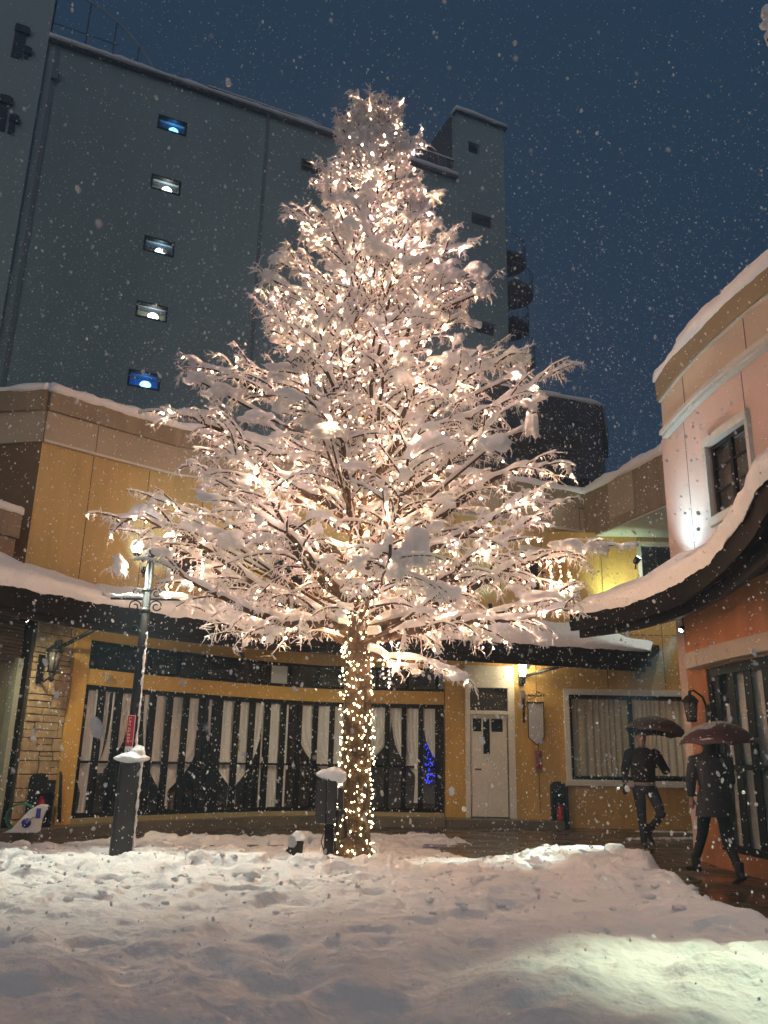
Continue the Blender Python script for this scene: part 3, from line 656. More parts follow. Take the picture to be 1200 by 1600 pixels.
# =================================================================== TALL BUILDING behind
tall = thing('apartment_building', 'tall pale tower block with five small lit windows behind the shops on the left', 'building', (-5, 30, 0))
A0 = Vector((-13.71, 26.21, 0)); A1 = Vector((3.22, 33.94, 0)); dirT = (A1-A0).normalized(); nT = Vector((dirT.y, -dirT.x, 0))
def tp(px, py):                                # photo pixel -> (s, z) on the tower's front plane
    d = ray(px, py); den = d.x*nT.x+d.y*nT.y; k = ((A0.x-0)*nT.x+(A0.y-0)*nT.y)/den; p = CAM0+d*k
    return (p-A0).dot(dirT), p.z
TF = Plan([A0-dirT*22, A0, A1, A1+dirT*3], smooth=False)   # s offset 22
def ts_(px, py): s_, z_ = tp(px, py); return s_+22, z_
s_c, _ = ts_(74, 75); s_r, _ = ts_(713, 283); s_rr, _ = ts_(788, 300)
def wall_holes(pl, s0, s1, z0, z1, holes, o0, o1, name, m_, parent):
    mbx = MB(); holes = sorted(holes); 
    cols = sorted(set([s0, s1]+[h[0] for h in holes]+[h[1] for h in holes]))
    for i in range(len(cols)-1):
        a, b_ = cols[i], cols[i+1]; mid = (a+b_)/2; zs = z0
        for h in sorted([h for h in holes if h[0] <= mid <= h[1]], key=lambda h: h[2]):
            pl.strip(mbx, a, b_, zs, h[2], o0, o1, corners=False); zs = h[3]
        pl.strip(mbx, a, b_, zs, z1, o0, o1, corners=False)
    return mbx.build(name, m_, parent)
wins = []
for (x0, y0, x1, y1, kind) in ((248, 181, 294, 212, 'b'), (236, 272, 284, 306, 'w'), (224, 368, 273, 402, 'v'), (210, 469, 262, 504, 'w'), (197, 577, 249, 610, 'c'),
        (470, 250, 508, 274, 'd')):
    sa, za = ts_(x0, (y0*.75+y1*.25)-6); sb, zb_ = ts_(x1, (y0*.25+y1*.75)+2)
    mid = ts_((x0+x1)/2, (y0+y1)/2); hw = (sb-sa)/2*.96; hh = {'d': .30}.get(kind, .34)
    wins.append((mid[0]-hw, mid[0]+hw, mid[1]-hh, mid[1]+hh, kind))
holes = [w_[:4] for w_ in wins]
# joined columns share one column of holes: align them
cx = [(w_[0]+w_[1])/2 for w_ in wins[:5]]; c0 = sum(cx)/5; hw = (wins[0][1]-wins[0][0])/2
wins = [(c0-hw, c0+hw, w_[2], w_[3], w_[4]) for w_ in wins[:5]]+wins[5:]
wall_holes(TF, s_c, s_r, 0, 28, [w_[:4] for w_ in wins], 0, -.4, 'wall', TALL, tall)
mb = MB(); TF.strip(mb, 0, s_c, 0, 36, .12, -.4, corners=False); mb.build('stair_tower', mat('pale_green_concrete', (.32, .42, .44), .9, .06, .15), tall)
# penthouse on the right end
ph = [(731, 222, 759-10, 243), (736, 332, 770, 359), (742, 500, 775, 527)]
phh = []
for (x0, y0, x1, y1) in ph:
    m1 = ts_((x0+x1)/2, (y0+y1)/2); w2 = (ts_(x1, y1)[0]-ts_(x0, y0)[0])/2; phh.append((m1[0]-w2, m1[0]+w2, m1[1]-.32, m1[1]+.32))
_, z_ph = ts_(715, 178)
wall_holes(TF, s_r, s_rr, 0, z_ph, phh, .05, -.4, 'penthouse_wall', TALL, tall)
mb = MB(); p = TF.at(s_rr, -.0); pb = p-nT*9; mb.box((p+pb)/2+Vector((0, 0, z_ph/2))-dirT*.1-nT*.45, (.4, 9-.9, z_ph-.05), math.atan2(dirT.y, dirT.x)); mb.build('end_wall', TALL, tall)
mb = MB(); p = TF.at(s_r, -.4); pb = p-nT*5; mb.box((p+pb)/2+Vector((0, 0, (28+z_ph)/2)), (.35, 5, z_ph-28.05), math.atan2(dirT.y, dirT.x)); mb.build('penthouse_side', SLATE, tall)
for h_ in phh:
    mb = MB(); TF.strip(mb, h_[0], h_[1], h_[2], h_[3], -.2, -.3, corners=False); mb.build('window', DIST, tall)
DOME = {'b': (.10, .42, .95), 'w': (.95, .97, .90), 'v': (.65, .85, .95), 'c': (.10, .38, 1.0)}
WIN_IN = {'b': (.01, .03, .07), 'w': (.10, .11, .08), 'v': (.015, .02, .03), 'c': (.03, .12, .25), 'd': (.01, .012, .02)}
for i, h_ in enumerate(wins):
    k = h_[4]; mb = MB(); e = .07
    TF.strip(mb, h_[0], h_[1], h_[3]-e, h_[3], .02, -.2, corners=False); TF.strip(mb, h_[0], h_[1], h_[2], h_[2]+e, .02, -.2, corners=False)
    TF.strip(mb, h_[0], h_[0]+e, h_[2]+e, h_[3]-e, .02, -.2, corners=False); TF.strip(mb, h_[1]-e, h_[1], h_[2]+e, h_[3]-e, .02, -.2, corners=False)
    fr_ = mb.build('window', BLACK, tall)
    # a ceiling lamp seen through the lower part of the window lights the recess behind it
    mb = MB(); TF.strip(mb, h_[0], h_[1], h_[2], h_[3], -.75, -.8, corners=False); 
    mb.build('recess', mat('stair_wall_'+k, {'b': (.02, .05, .10), 'c': (.05, .2, .35), 'w': (.30, .31, .22), 'v': (.03, .05, .06), 'd': (.02, .02, .02)}[k], .9), fr_)
    mb = MB(); TF.strip(mb, h_[0], h_[1], h_[2]-.03, h_[2]-.005, -.2, -.75, corners=False); mb.build('sill', SLATE, fr_); mb = MB(); TF.strip(mb, h_[0], h_[1], h_[3]+.005, h_[3]+.03, -.2, -.75, corners=False); mb.build('reveal', SLATE, fr_)
    if k != 'd':
        c = TF.at((h_[0]+h_[1])/2+.10, -.30); c = Vector((c.x, c.y, h_[2]+.34)); e_ = {'b': 7, 'w': 9, 'v': 7, 'c': 10}[k]
        mb = MB(); mb.lathe(c, [(.20, -.06), (.19, -.01), (.14, .04), (.07, .07), (.005, .085)], 16); mb.build('lamp', emis('stair_lamp_'+k, DOME[k], e_), fr_)
        point(c+nT*.12+Vector((0, 0, .14)), 1.3, DOME[k], .05)
# vertical joints, slot windows
mb = MB()
for (x0, y0) in ((85, 110), (418, 195)):
    s_, _z = ts_(x0, y0); TF.strip(mb, s_-.08, s_+.08, 0, 27.9, .03, -.02, corners=False)
mb.build('vertical_joint', TALLD, tall)
mb = MB(); s_, z_ = ts_(88, 103); TF.strip(mb, s_-.12, s_+.12, 26.3, 26.75, .2, .0, corners=False); mb.build('rain_head', TALLD, tall)
for (x0, y0, x1, y1) in ((26, 40, 34, 98), (40, 75, 43, 97), (2, 150, 7, 210), (17, 180, 21, 215)):
    sa, za = ts_(x0, y0); sb, zb_ = ts_(x1, y1); mb = MB()
    TF.strip(mb, sa, sb, min(za, zb_), max(za, zb_), .16, .121, corners=False); TF.strip(mb, sa-.02, sb+.10, max(za, zb_)-.42, max(za, zb_)-.12, .26, .121, corners=False); mb.build('slot_window', DIST, tall)
# roof edge with snow
mb = MB(); TF.strip(mb, s_c, s_r-.02, 28.0, 28.14, .22, -.4, corners=False); mb.build('roof_edge', SLATE, tall)
snow_ridge(TF, s_c, s_r-.02, 28.14, .30, -.4, .20, 'snow_cover', tall, 14, step=.3)
mb = MB(); TF.strip(mb, s_r-.1, s_rr+.15, z_ph, z_ph+.12, .2, -5, corners=False); mb.build('penthouse_roof', SLATE, tall)
snow_ridge(TF, s_r-.1, s_rr+.15, z_ph+.12, .28, -.4, .16, 'snow_cover', tall, 15, step=.3)
# roof frame: a curved pipe arch with uprights, and rails
s0_, _z = ts_(80, 50); s1_, _z = ts_(250, 120)
mb = MB(); pts = []
for i in range(25):
    t = i/24; s_ = s0_+(s1_-s0_)*t; zz = 28.2+2.9*(1-t**2.2)**.8; p = TF.at(s_, -.3); pts.append((p.x, p.y, zz))
pts.append((pts[-1][0], pts[-1][1], 28.1)); mb.tube(pts, .05, 6)
fr_ = mb.build('roof_arch', mat('pale_pipe', (.30, .34, .38), .5), tall)
mb = MB()
for t in (.0, .3, .55, .78):
    s_ = s0_+(s1_-s0_)*t; p = TF.at(s_, -.3); mb.tube([(p.x, p.y, 28.1), (p.x, p.y, 28.2+2.9*(1-t**2.2)**.8)], .03, 5)
p = TF.at(s0_, -.3); q_ = TF.at(s0_+(s1_-s0_)*.6, -.3); mb.tube([(p.x, p.y, 29.3), (q_.x, q_.y, 29.3)], .02, 5)
mb.build('upright', SLATE, tall)
mb = MB()
for t, w_ in ((.06, .5), (.36, .4), (.84, .25)):
    s_ = s0_+(s1_-s0_)*t; TF.strip(mb, s_, s_+w_, 28.15, 28.75, -.35, -.8, corners=False)
mb.build('roof_unit', DIST, tall)
s0_, _ = ts_(325, 150); s1_, _ = ts_(505, 212)
mb = MB(); TF.strip(mb, s0_, s1_, 28.75, 28.83, -.3, -.36, corners=False); t = s0_
while t < s1_: TF.strip(mb, t, t+.05, 28.3, 28.75, -.3, -.36, corners=False); t += .55
TF.strip(mb, s0_, s1_, 28.5, 28.62, -.31, -.35, corners=False)
mb.build('roof_rail', DIST, tall)
snow_ridge(TF, s0_, s1_, 28.83, -.27, -.39, .08, 'snow_cover', tall, 16, step=.4, drop=.01)
s0_, _ = ts_(650, 262); s1_, _ = ts_(713, 283)
mb = MB(); TF.strip(mb, s0_, s1_, 29.25, 29.32, -.2, -.26, corners=False); t = s0_
while t < s1_: TF.strip(mb, t, t+.03, 28.3, 29.25, -.2, -.24, corners=False); t += .16
mb.build('balustrade', DIST, tall)
snow_ridge(TF, s0_, s1_, 29.32, -.18, -.28, .07, 'snow_cover', tall, 17, step=.3, drop=.01)
# rounded balconies on the tower's far side
pB = TF.at(s_rr, 0)
for (z_, rr) in ((ts_(800, 400)[1], 1.1), (ts_(805, 450)[1], 1.35), (ts_(808, 505)[1], 1.15), (ts_(810, 558)[1], 1.35), (ts_(810, 605)[1], 1.2)):
    c = TF.at(s_rr, -.9)+dirT*.10; mb = MB(); prof = []
    n = 14; o_l = [Vector((c.x, c.y, 0))+dirT*(rr*math.sin(math.pi*i/n)*1.35)-nT*(-rr*math.cos(math.pi*i/n)) for i in range(n+1)]
    mb.slab(o_l, z_, z_+.18); b1 = mb.build('balcony', DIST, tall)
    mb = MB(); mb.tube([(p.x, p.y, z_+1.1) for p in o_l], .03, 5)
    for p in o_l: mb.tube([(p.x, p.y, z_+.15), (p.x, p.y, z_+1.1)], .018, 4)
    mb.build('railing', SLATE, b1)
    mb = MB(); mb.box(c+dirT*.02+Vector((0, 0, z_+1.15)), (.1, 1.5, 1.9), math.atan2(dirT.y, dirT.x)); mb.build('balcony_door', ROOM, b1)
# low dark block beyond the square
far = thing('office_building', 'low dark flat roofed block beyond the inner corner, under the night sky', 'building', (6.4, 29, 0))
FA = Plan([(3.0, 26.7), (7.9, 28.57), (9.0, 32)], smooth=False)
mb = MB(); FA.strip(mb, 0, FA.L, 0, 13.2, 0, -.3); FA.strip(mb, 0, FA.L, 13.2, 14.0, .15, -.3); mb.build('wall', DIST, far)
mb = MB(); FA.strip(mb, .5, 4.3, 11.4, 12.6, .02, .0, corners=False); FA.strip(mb, .3, 4.8, 10.0, 10.9, .02, .0, corners=False); mb.build('window_band', ROOM, far)
mb = MB(); FA.strip(mb, .2, 5.1, 11.0, 11.08, .12, .0, corners=False); FA.strip(mb, 2.8, 4.3, 12.0, 12.06, .10, .03, corners=False); mb.build('ledge', SLATE, far)
snow_ridge(FA, 0, FA.L, 14.0, .2, -.3, .13, 'snow_cover', far, 18, step=.3)

# =================================================================== fused organic surfaces
def fuse(mb, name, m, parent=None, voxel=.015, smooth=4, origin=None):
    o = mb.build('tmp', m)
    r = o.modifiers.new('r', 'REMESH'); r.mode = 'VOXEL'; r.voxel_size = voxel; r.use_smooth_shade = True
    if smooth:
        s_ = o.modifiers.new('s', 'SMOOTH'); s_.iterations = smooth; s_.factor = .5
    bpy.context.view_layer.update()
    dg = bpy.context.evaluated_depsgraph_get(); me = bpy.data.meshes.new_from_object(o.evaluated_get(dg)); me.name = name
    bpy.data.objects.remove(o)
    for p in me.polygons: p.use_smooth = True
    n = bpy.data.objects.new(name, me); COL.objects.link(n)
    if parent is not None:
        n.parent = parent
        n.matrix_parent_inverse = parent.matrix_world.inverted()
    return n
def loft(mb, secs, n=16):                     # secs: (centre, rx, ry, angle) horizontal elliptical sections
    vs = []
    for c, rx, ry, a in secs:
        ca, sa = math.cos(a), math.sin(a)
        for k in range(n):
            t = 2*math.pi*k/n; x, y = rx*math.cos(t), ry*math.sin(t); vs.append((c[0]+x*ca-y*sa, c[1]+x*sa+y*ca, c[2]))
    L_ = len(secs); fs = [(i*n+k, i*n+(k+1) % n, (i+1)*n+(k+1) % n, (i+1)*n+k) for i in range(L_-1) for k in range(n)]
    fs += [tuple(range(n-1, -1, -1)), tuple((L_-1)*n+k for k in range(n))]
    return mb.add(vs, fs, True)

# =================================================================== THE TREE
TX, TY = -.25, 9.87
tree = thing('conifer_tree', 'tall snow laden bare conifer hung with warm fairy lights in the middle of the square', 'tree', (TX, TY, .1))
def tr_c(z):                                   # trunk centre line
    t = z/10.6; return Vector((TX-.03+.02*math.sin(z*1.1)-.03*t, TY+.02*math.sin(z*.8+1), z))
def tr_r(z): return float(np.interp(z, [0, .12, .3, .6, 1.2, 2.5, 4, 6.5, 9, 10.6], [.30, .25, .19, .175, .165, .145, .105, .062, .025, .006]))
mb = MB(); vs = []; n = 28; zs = list(np.linspace(-.05, 3.2, 60))+list(np.linspace(3.3, 10.55, 46))
for i, z in enumerate(zs):
    c = tr_c(z); r = tr_r(max(0, z))
    for k in range(n):
        a = 2*math.pi*k/n; fl = 1+.05*math.sin(a*5+z*.3)+.035*math.sin(a*9+z*.9+1)+.02*math.sin(a*17-z*2)+(.25*math.sin(a*5+.6)*max(0, .5-z)*1.3)
        vs.append((c.x+r*fl*math.cos(a), c.y+r*fl*math.sin(a), z))
L_ = len(zs); mb.add(vs, [(i*n+k, i*n+(k+1) % n, (i+1)*n+(k+1) % n, (i+1)*n+k) for i in range(L_-1) for k in range(n)], True)
mb.build('trunk', BARK, tree)
rt = random.Random(42)
RZ = [2.3, 2.8, 3.4, 3.9, 5, 6.1, 7, 7.8, 8.5, 9.2, 9.8, 10.3, 10.6]; RR = [1.6, 2.5, 3.0, 3.05, 2.35, 2.05, 1.5, 1.3, .92, .66, .45, .26, .1]
limbs = []                                     # each a list of (point, radius)
GLB = [Vector((-2.99, 9.85, 3.66)), Vector((-2.61, 9.85, 3.76))]
def clear(p, m_=.0):                           # keep the snow off the lamp globes' hot glass and off the line where they shine through
    for g_ in GLB:
        if abs(p.x-g_.x) < .07+m_*.4 and abs(p.z-g_.z) < .08+m_*.4 and p.y < g_.y+.25: return False
    return True
def add_limb(z0, tip, rb, bow=None, wig=.10):
    bow = rt.uniform(-.22, .26) if bow is None else bow
    a = tr_c(z0); tip = Vector(tip); L_ = (tip-a).length; n = max(6, int(L_/.14)); pts = []; kk = [rt.uniform(-1, 1)*.024 for _ in range(2*n+4)]
    ph = [rt.uniform(0, 6.28) for _ in range(4)]; side = Vector((-(tip-a).y, (tip-a).x, 0)).normalized() if (tip-a).xy.length > .01 else Vector((1, 0, 0))
    for i in range(n+1):
        t = i/n; p = a.lerp(tip, t); p.z += -bow*L_*.35*math.sin(math.pi*t)*(1-t*.3)+bow*L_*.12*math.sin(2*math.pi*t)
        p += side*(wig*L_*(math.sin(t*5+ph[0])-math.sin(ph[0]))*t*.6); p.z += wig*L_*.4*math.sin(t*7+ph[1])*t*(1-t)*2
        p += side*kk[i]+Vector((0, 0, kk[i+n]-.10*L_*max(0, t-.72)**1.3))
        pts.append((p, rb*(1-t)**.8+.006))
    limbs.append(pts); return pts
explicit = [(2.75, (-3.2, 9.55, 3.95)), (2.55, (-2.35, 9.9, 3.05)), (3.5, (-2.95, 10.0, 4.4)), (4.0, (-2.75, 9.5, 5.35)), (4.9, (-2.62, 9.8, 6.2)), (5.9, (-1.55, 9.6, 6.95)), (6.7, (-1.78, 9.9, 7.65)), (7.5, (-1.45, 9.9, 8.55)), (8.3, (-1.0, 9.8, 9.2)), (9.1, (-.78, 9.85, 9.95)),
    (2.65, (2.68, 9.6, 3.85)), (3.2, (2.35, 9.9, 3.3)), (2.45, (.95, 9.25, 2.15)), (3.6, (2.25, 9.6, 4.75)), (4.7, (2.32, 9.8, 6.2)), (5.3, (1.75, 9.7, 6.45)), (6.4, (1.40, 9.9, 7.55)), (6.9, (1.05, 9.8, 7.95)), (7.8, (.62, 9.9, 8.85)), (8.8, (.40, 9.85, 9.6)), (9.3, (.12, 9.8, 10.3)), (9.6, (-.55, 9.85, 10.35)),
    (3.0, (-1.5, 7.9, 3.7)), (3.3, (1.3, 7.9, 3.9)), (4.3, (.6, 8.0, 5.1)), (4.2, (-1.1, 8.1, 5.2)), (5.6, (.3, 8.6, 6.6)), (6.6, (-.45, 8.9, 7.9)), (6.2, (.5, 8.8, 7.4)), (2.7, (-2.4, 8.6, 3.2)), (2.6, (1.9, 8.7, 2.9))]
for (z0, tip) in explicit: add_limb(z0, tip, .020+.014*(Vector(tip)-tr_c(z0)).length)
i = 0; zt = 3.35
while zt < 10.3:
    Rm = float(np.interp(zt, RZ, RR)); a = i*2.39996+rt.uniform(-.35, .35); L_ = Rm*rt.uniform(.72, 1.0)
    rise = L_*np.interp(zt, [3, 5, 7, 9, 10.5], [.40, .55, .8, 1.1, 1.4])
    z0 = max(2.6, zt-rise); tip = (TX+L_*math.cos(a), TY+L_*math.sin(a), zt+rt.uniform(-.1, .1)); add_limb(z0, tip, .012+.011*L_)
    zt += float(np.interp(zt, [3, 5, 7, 9, 10.3], [.125, .080, .055, .042, .036])); i += 1
mbL = MB(); mbT = MB(); mbS = MB(); SN = MB(); hang = []; tips = []
DOWN = Vector((0, 0, -1))
def twig(mbx, p, d, L_, r, n=3, droop=.5, sides=4):
    if not clear(p): return [p, p, p, p]
    pts = [p.copy()]; dd = d.copy(); q_ = p.copy()
    for k in range(n):
        dd = (dd+DOWN*droop/n+Vector((rt.uniform(-.55, .55), rt.uniform(-.55, .55), rt.uniform(-.45, .42)))).normalized(); q_ = q_+dd*(L_/n); pts.append(q_.copy())
    rs_ = [r*(1-.55*k/n)*rt.uniform(.85, 1.2) for k in range(n+1)]
    mbx.tube(pts, rs_, sides); return pts
for li, pts in enumerate(limbs):
    P_ = [p for p, r in pts]; Rr = [r for p, r in pts]; mbL.tube(P_, Rr, 7)
    Ltot = (P_[-1]-P_[0]).length; nP = len(P_)
    # snow lying on the limb, broken into lumps
    run = []; rr_ = []
    for k in range(1, nP):
        w_ = Rr[k]*.75+.014+.010*min(1, Ltot)*(1+math.sin(k*1.7+li))*.8
        if rt.random() < .12 and len(run) > 1:
            mbS.tube(run, rr_, 7); run = []; rr_ = []
        run.append(P_[k]+Vector((rt.uniform(-.006, .006), rt.uniform(-.006, .006), Rr[k]*.8+w_*.55))); rr_.append(w_)
    if len(run) > 1: mbS.tube(run, rr_, 7)
    d_l = 0; t = .16 if Ltot > 1 else .1; sgn = 1
    while t < 1:
        fi = t*(nP-1); k = int(fi); f = fi-k; p = P_[k].lerp(P_[min(k+1, nP-1)], f); d = (P_[min(k+1, nP-1)]-P_[max(k-1, 0)]).normalized()
        ang = rt.uniform(.55, 1.15)*sgn; sgn = -sgn; dh = Matrix.Rotation(ang, 3, 'Z') @ d; dh.z += rt.uniform(-.15, .3); dh.normalize()
        L2 = min(.95, (.10+.34*(1-t)*(.3+t))*Ltot*rt.uniform(.7, 1.2)+.10); n2 = max(3, int(L2/.11)); q_ = p.copy(); dd = dh.copy(); sp_ = [q_.copy()]
        for j in range(n2):
            dd = (dd+DOWN*(.10+.16*j/n2)+Vector((rt.uniform(-.16, .16), rt.uniform(-.16, .16), rt.uniform(-.1, .12)))).normalized(); q_ = q_+dd*(L2/n2); sp_.append(q_.copy())
        rb = .010+.007*L2; mbL.tube(sp_, [rb*(1-.7*j/n2) for j in range(n2+1)], 5)
        w0 = .013+.012*rt.random(); mbS.tube([s_+Vector((0, 0, rb*.5+w0*.55)) for s_ in sp_], [w0*rt.uniform(.75, 1.25) for _ in sp_], 6)
        # sprays of snow-coated twigs
        for j in range(1, n2+1):
            for _ in range(rt.choice((3, 3, 4)) if (P_[0].z < 4.3) else rt.choice((4, 4, 5))):
                dv = Vector((rt.uniform(-1, 1), rt.uniform(-1, 1), rt.uniform(-1, .6))).normalized()*.8+dd*.35; dv.normalize()
                tp_ = twig(mbT, sp_[j-1].lerp(sp_[j], rt.random()), dv, rt.uniform(.05, .15)*rt.uniform(.6, 1.4)*(.8+.4*min(1, L2)), rt.uniform(.006, .0115), 4, rt.uniform(0, 1.3))
                if rt.random() < .06: hang.append(tp_[1])
                if rt.random() < .5: twig(mbT, tp_[1], (dv+Vector((rt.uniform(-.9, .9), rt.uniform(-.9, .9), rt.uniform(-.8, .5)))).normalized(), rt.uniform(.04, .10), .0065, 2, .4)
                if rt.random() < .3: twig(mbT, tp_[2], (dv+Vector((rt.uniform(-.9, .9), rt.uniform(-.9, .9), rt.uniform(-.8, .5)))).normalized(), rt.uniform(.03, .08), .006, 2, .4)
        if rt.random() < .34: hang.append(sp_[rt.randrange(1, n2+1)]+Vector((0, 0, -.03)))
        if rt.random() < .30 and clear(sp_[-1], .1) and clear(sp_[1], .1):
            j = rt.randrange(1, n2+1); s_ = rt.uniform(.035, .085)*(1.2 if Ltot > 1.2 else .8); aa = math.atan2(dd.y, dd.x)
            SN.blob(sp_[j]+Vector((0, 0, s_*.30)), (s_*1.55, s_*.8, s_*.50), rt.randrange(999), 2, .38, aa, 3.2)
            if rt.random() < .6: SN.blob(sp_[j]+dd*s_*1.1+Vector((0, 0, -s_*.15)), (s_*.9, s_*.55, s_*.5), rt.randrange(999), 2, .38, aa, 3.2)
        if t > .72 and Ltot > .7 and rt.random() < .55 and clear(p, .1):
            s_ = rt.uniform(.035, .07); aa = math.atan2(d.y, d.x)
            for m_ in range(3): SN.blob(p+d*(m_-1)*s_*1.1+Vector((0, 0, s_*.35+rt.uniform(-.01, .01))), (s_*1.1, s_*rt.uniform(.6, .9), s_*rt.uniform(.45, .7)), rt.randrange(999), 2, .3, aa, 3)
        t += float(np.interp(Ltot, [.2, 1, 3], [.13, .095, .048]))*rt.uniform(.8, 1.25)
    if Ltot > .8:
        for t in np.arange(.12, 1, .13/Ltot): 
            k = int(t*(nP-1)); hang.append(P_[k]+Vector((rt.uniform(-.04, .04), rt.uniform(-.04, .04), -Rr[k]-.008)))
# big pillows of snow bending single branch ends, as on the side facing the camera
for (px, py, Y, a, b_, c) in ((548, 348, 8.95, .10, .10, .11), (590, 385, 8.9, .22, .14, .09), (495, 648, 8.2, .12, .12, .17), (515, 672, 8.25, .22, .12, .08), (675, 690, 8.3, .24, .15, .12), (655, 715, 8.3, .12, .11, .10), (770, 690, 8.6, .2, .12, .1), (650, 850, 8.0, .14, .12, .22), (620, 880, 8.0, .10, .1, .16),
        (310, 590, 9.8, .18, .12, .09), (350, 610, 9.8, .26, .14, .10), (400, 650, 9.6, .2, .12, .09), (435, 405, 9.9, .15, .11, .08), (420, 430, 9.9, .09, .08, .10), (740, 420, 9.9, .20, .12, .10), (755, 450, 9.9, .10, .09, .12), (700, 425, 9.6, .2, .12, .08), (560, 210, 9.6, .10, .09, .09), (520, 265, 9.7, .11, .10, .10),
        (300, 825, 9.9, .2, .13, .10), (185, 880, 9.7, .10, .09, .13), (225, 795, 9.9, .16, .10, .08), (360, 840, 9.0, .16, .12, .11), (850, 930, 9.7, .26, .13, .08), (890, 850, 9.8, .24, .12, .08), (930, 850, 9.7, .16, .11, .09), (830, 660, 9.8, .09, .09, .18), (810, 580, 9.8, .10, .10, .14), (800, 550, 9.8, .12, .1, .08), (430, 830, 8.8, .18, .12, .09), (690, 920, 8.6, .2, .12, .08), (330, 740, 9.4, .14, .1, .08), (590, 500, 9.0, .16, .1, .09), (470, 530, 9.3, .16, .1, .09), (640, 600, 8.9, .16, .1, .08), (720, 560, 9.3, .2, .12, .09)):
    c0 = ay(px, py, Y); a *= .82; b_ *= .8; c *= .8; SN.blob(c0, (a, b_, c), px, 3, .30, rt.uniform(-.4, .4), 2.8); 
    for k in range(6): SN.blob(c0+Vector((rt.uniform(-a, a)*1.1, rt.uniform(-.05, .05), -c*.5+rt.uniform(-.05, .03))), (a*.5, b_*.5, c*.6), px+k+1, 2, .25, rt.uniform(-.6, .6))
    for _ in range(14): twig(mbT, c0+Vector((rt.uniform(-a, a)*1.2, rt.uniform(-.06, .06), -c*.5)), Vector((rt.uniform(-1, 1), rt.uniform(-1, 1), -.7)).normalized(), rt.uniform(.08, .22), .010, 3, .8)
    # the branch that carries it
    z0 = max(2.5, c0.z-.5*(c0-tr_c(c0.z)).length); 
    if py not in (715, 850, 880): 
        a_ = tr_c(z0); mid = a_.lerp(c0, .55)+Vector((0, 0, -.06)); mbL.tube([a_, mid, c0+Vector((0, 0, -c*.6))], [.022, .016, .009], 6); mbS.tube([mid+Vector((0, 0, .02)), c0], [.022, .035], 6)
        for _ in range(10): twig(mbT, mid.lerp(c0, rt.random()), Vector((rt.uniform(-1, 1), rt.uniform(-1, 1), rt.uniform(-.8, .2))).normalized(), rt.uniform(.1, .3), .010, 3, .5)
# sprig at the very top
for k in range(26):
    z = 10.05+k*.022; a = k*2.4; twig(mbT, tr_c(z), Vector((math.cos(a), math.sin(a), 1.1)).normalized(), .20-.004*k, .012, 3, .1)
mbL.build('branches', BARK, tree); mbT.build('twigs', SNOWT, tree)
mbS.add(SN.v, SN.f, True)
fuse(mbS, 'snow_cover', SNOW, tree, voxel=.0145, smooth=4)

# fairy lights wound round trunk and branches
fl = thing('string_lights', 'warm white fairy lights wound round the snowy tree from root to tip', 'string lights', (TX, TY, .1))
BULB = emis('warm_bulb', (1.0, .57, .33), BULB_E)
BULT = emis('trunk_bulb', (1.0, .72, .34), BULB_T)
BULP = emis('pinkish_bulb', (1.0, .55, .48), BULB_E*1.3)
rb = random.Random(9); trunk_b = []; wires = MB()
z = .14; ang = 0; wp = []
while z < 3.3:
    c = tr_c(z); r = tr_r(z)*1.04+.012; wp.append(Vector((c.x+r*math.cos(ang), c.y+r*math.sin(ang), z)))
    if rb.random() < .72: trunk_b.append(wp[-1]+Vector((math.cos(ang+.1), math.sin(ang+.1), 0))*rb.uniform(0, .02)+Vector((rb.uniform(-.02, .02), 0, rb.uniform(-.05, .05))))
    ang += .46; z += .0042*(1 if z < 1.1 else 1.0)
wires.tube(wp, .0028, 3)
def bulb_mesh(mbx, p, r, seed):               # a small lamp with its petal-shaped tip
    rs = random.Random(seed); a = rs.uniform(0, 6.28); vs = [(0, 0, r*1.0)]+[(r*math.cos(a+k*2.094), r*math.sin(a+k*2.094), .35*r) for k in range(3)]+[(0, 0, -r*1.25)]
    return mbx.add([(p[0]+v[0], p[1]+v[1], p[2]+v[2]) for v in vs], [(0, 1, 2), (0, 2, 3), (0, 3, 1), (4, 2, 1), (4, 3, 2), (4, 1, 3)])
front = sorted([p for p in trunk_b if p.y < TY], key=lambda p: p.z)
showing = set(id(p) for p in front[::max(1, len(front)//98)][:98])
rest = MB()
for i, p in enumerate(trunk_b):
    if id(p) in showing:
        m1 = MB(); bulb_mesh(m1, p, rb.choice((.007, .009, .011, .013)), i); m1.build('bulb', BULT, fl)
    else: bulb_mesh(rest, p, rb.choice((.005, .006, .008, .011)), i)
tag(rest.build('trunk_bulbs', BULT, fl), kind='stuff')
rest = MB(); pinks = MB()
zc = 3.3
while zc < 10.3:                               # up the thin stem
    a = rb.uniform(0, 6.28); c = tr_c(zc); bulb_mesh(rest, c+Vector((math.cos(a), math.sin(a), 0))*(tr_r(zc)+.02), .010, int(zc*100)); zc += .022
hang = [p for p in hang if rb.random() < .58]
for i, p in enumerate(hang): bulb_mesh(pinks if i % 9 == 0 else rest, p, rb.choice((.0038, .0042, .0048, .0055, .006, .0085)), i)
for (px, py, zz) in ((265, 990, 0), ):
    pass
tag(rest.build('branch_bulbs', BULB, fl), kind='stuff'); tag(pinks.build('pinkish_bulbs', BULP, fl), kind='stuff')
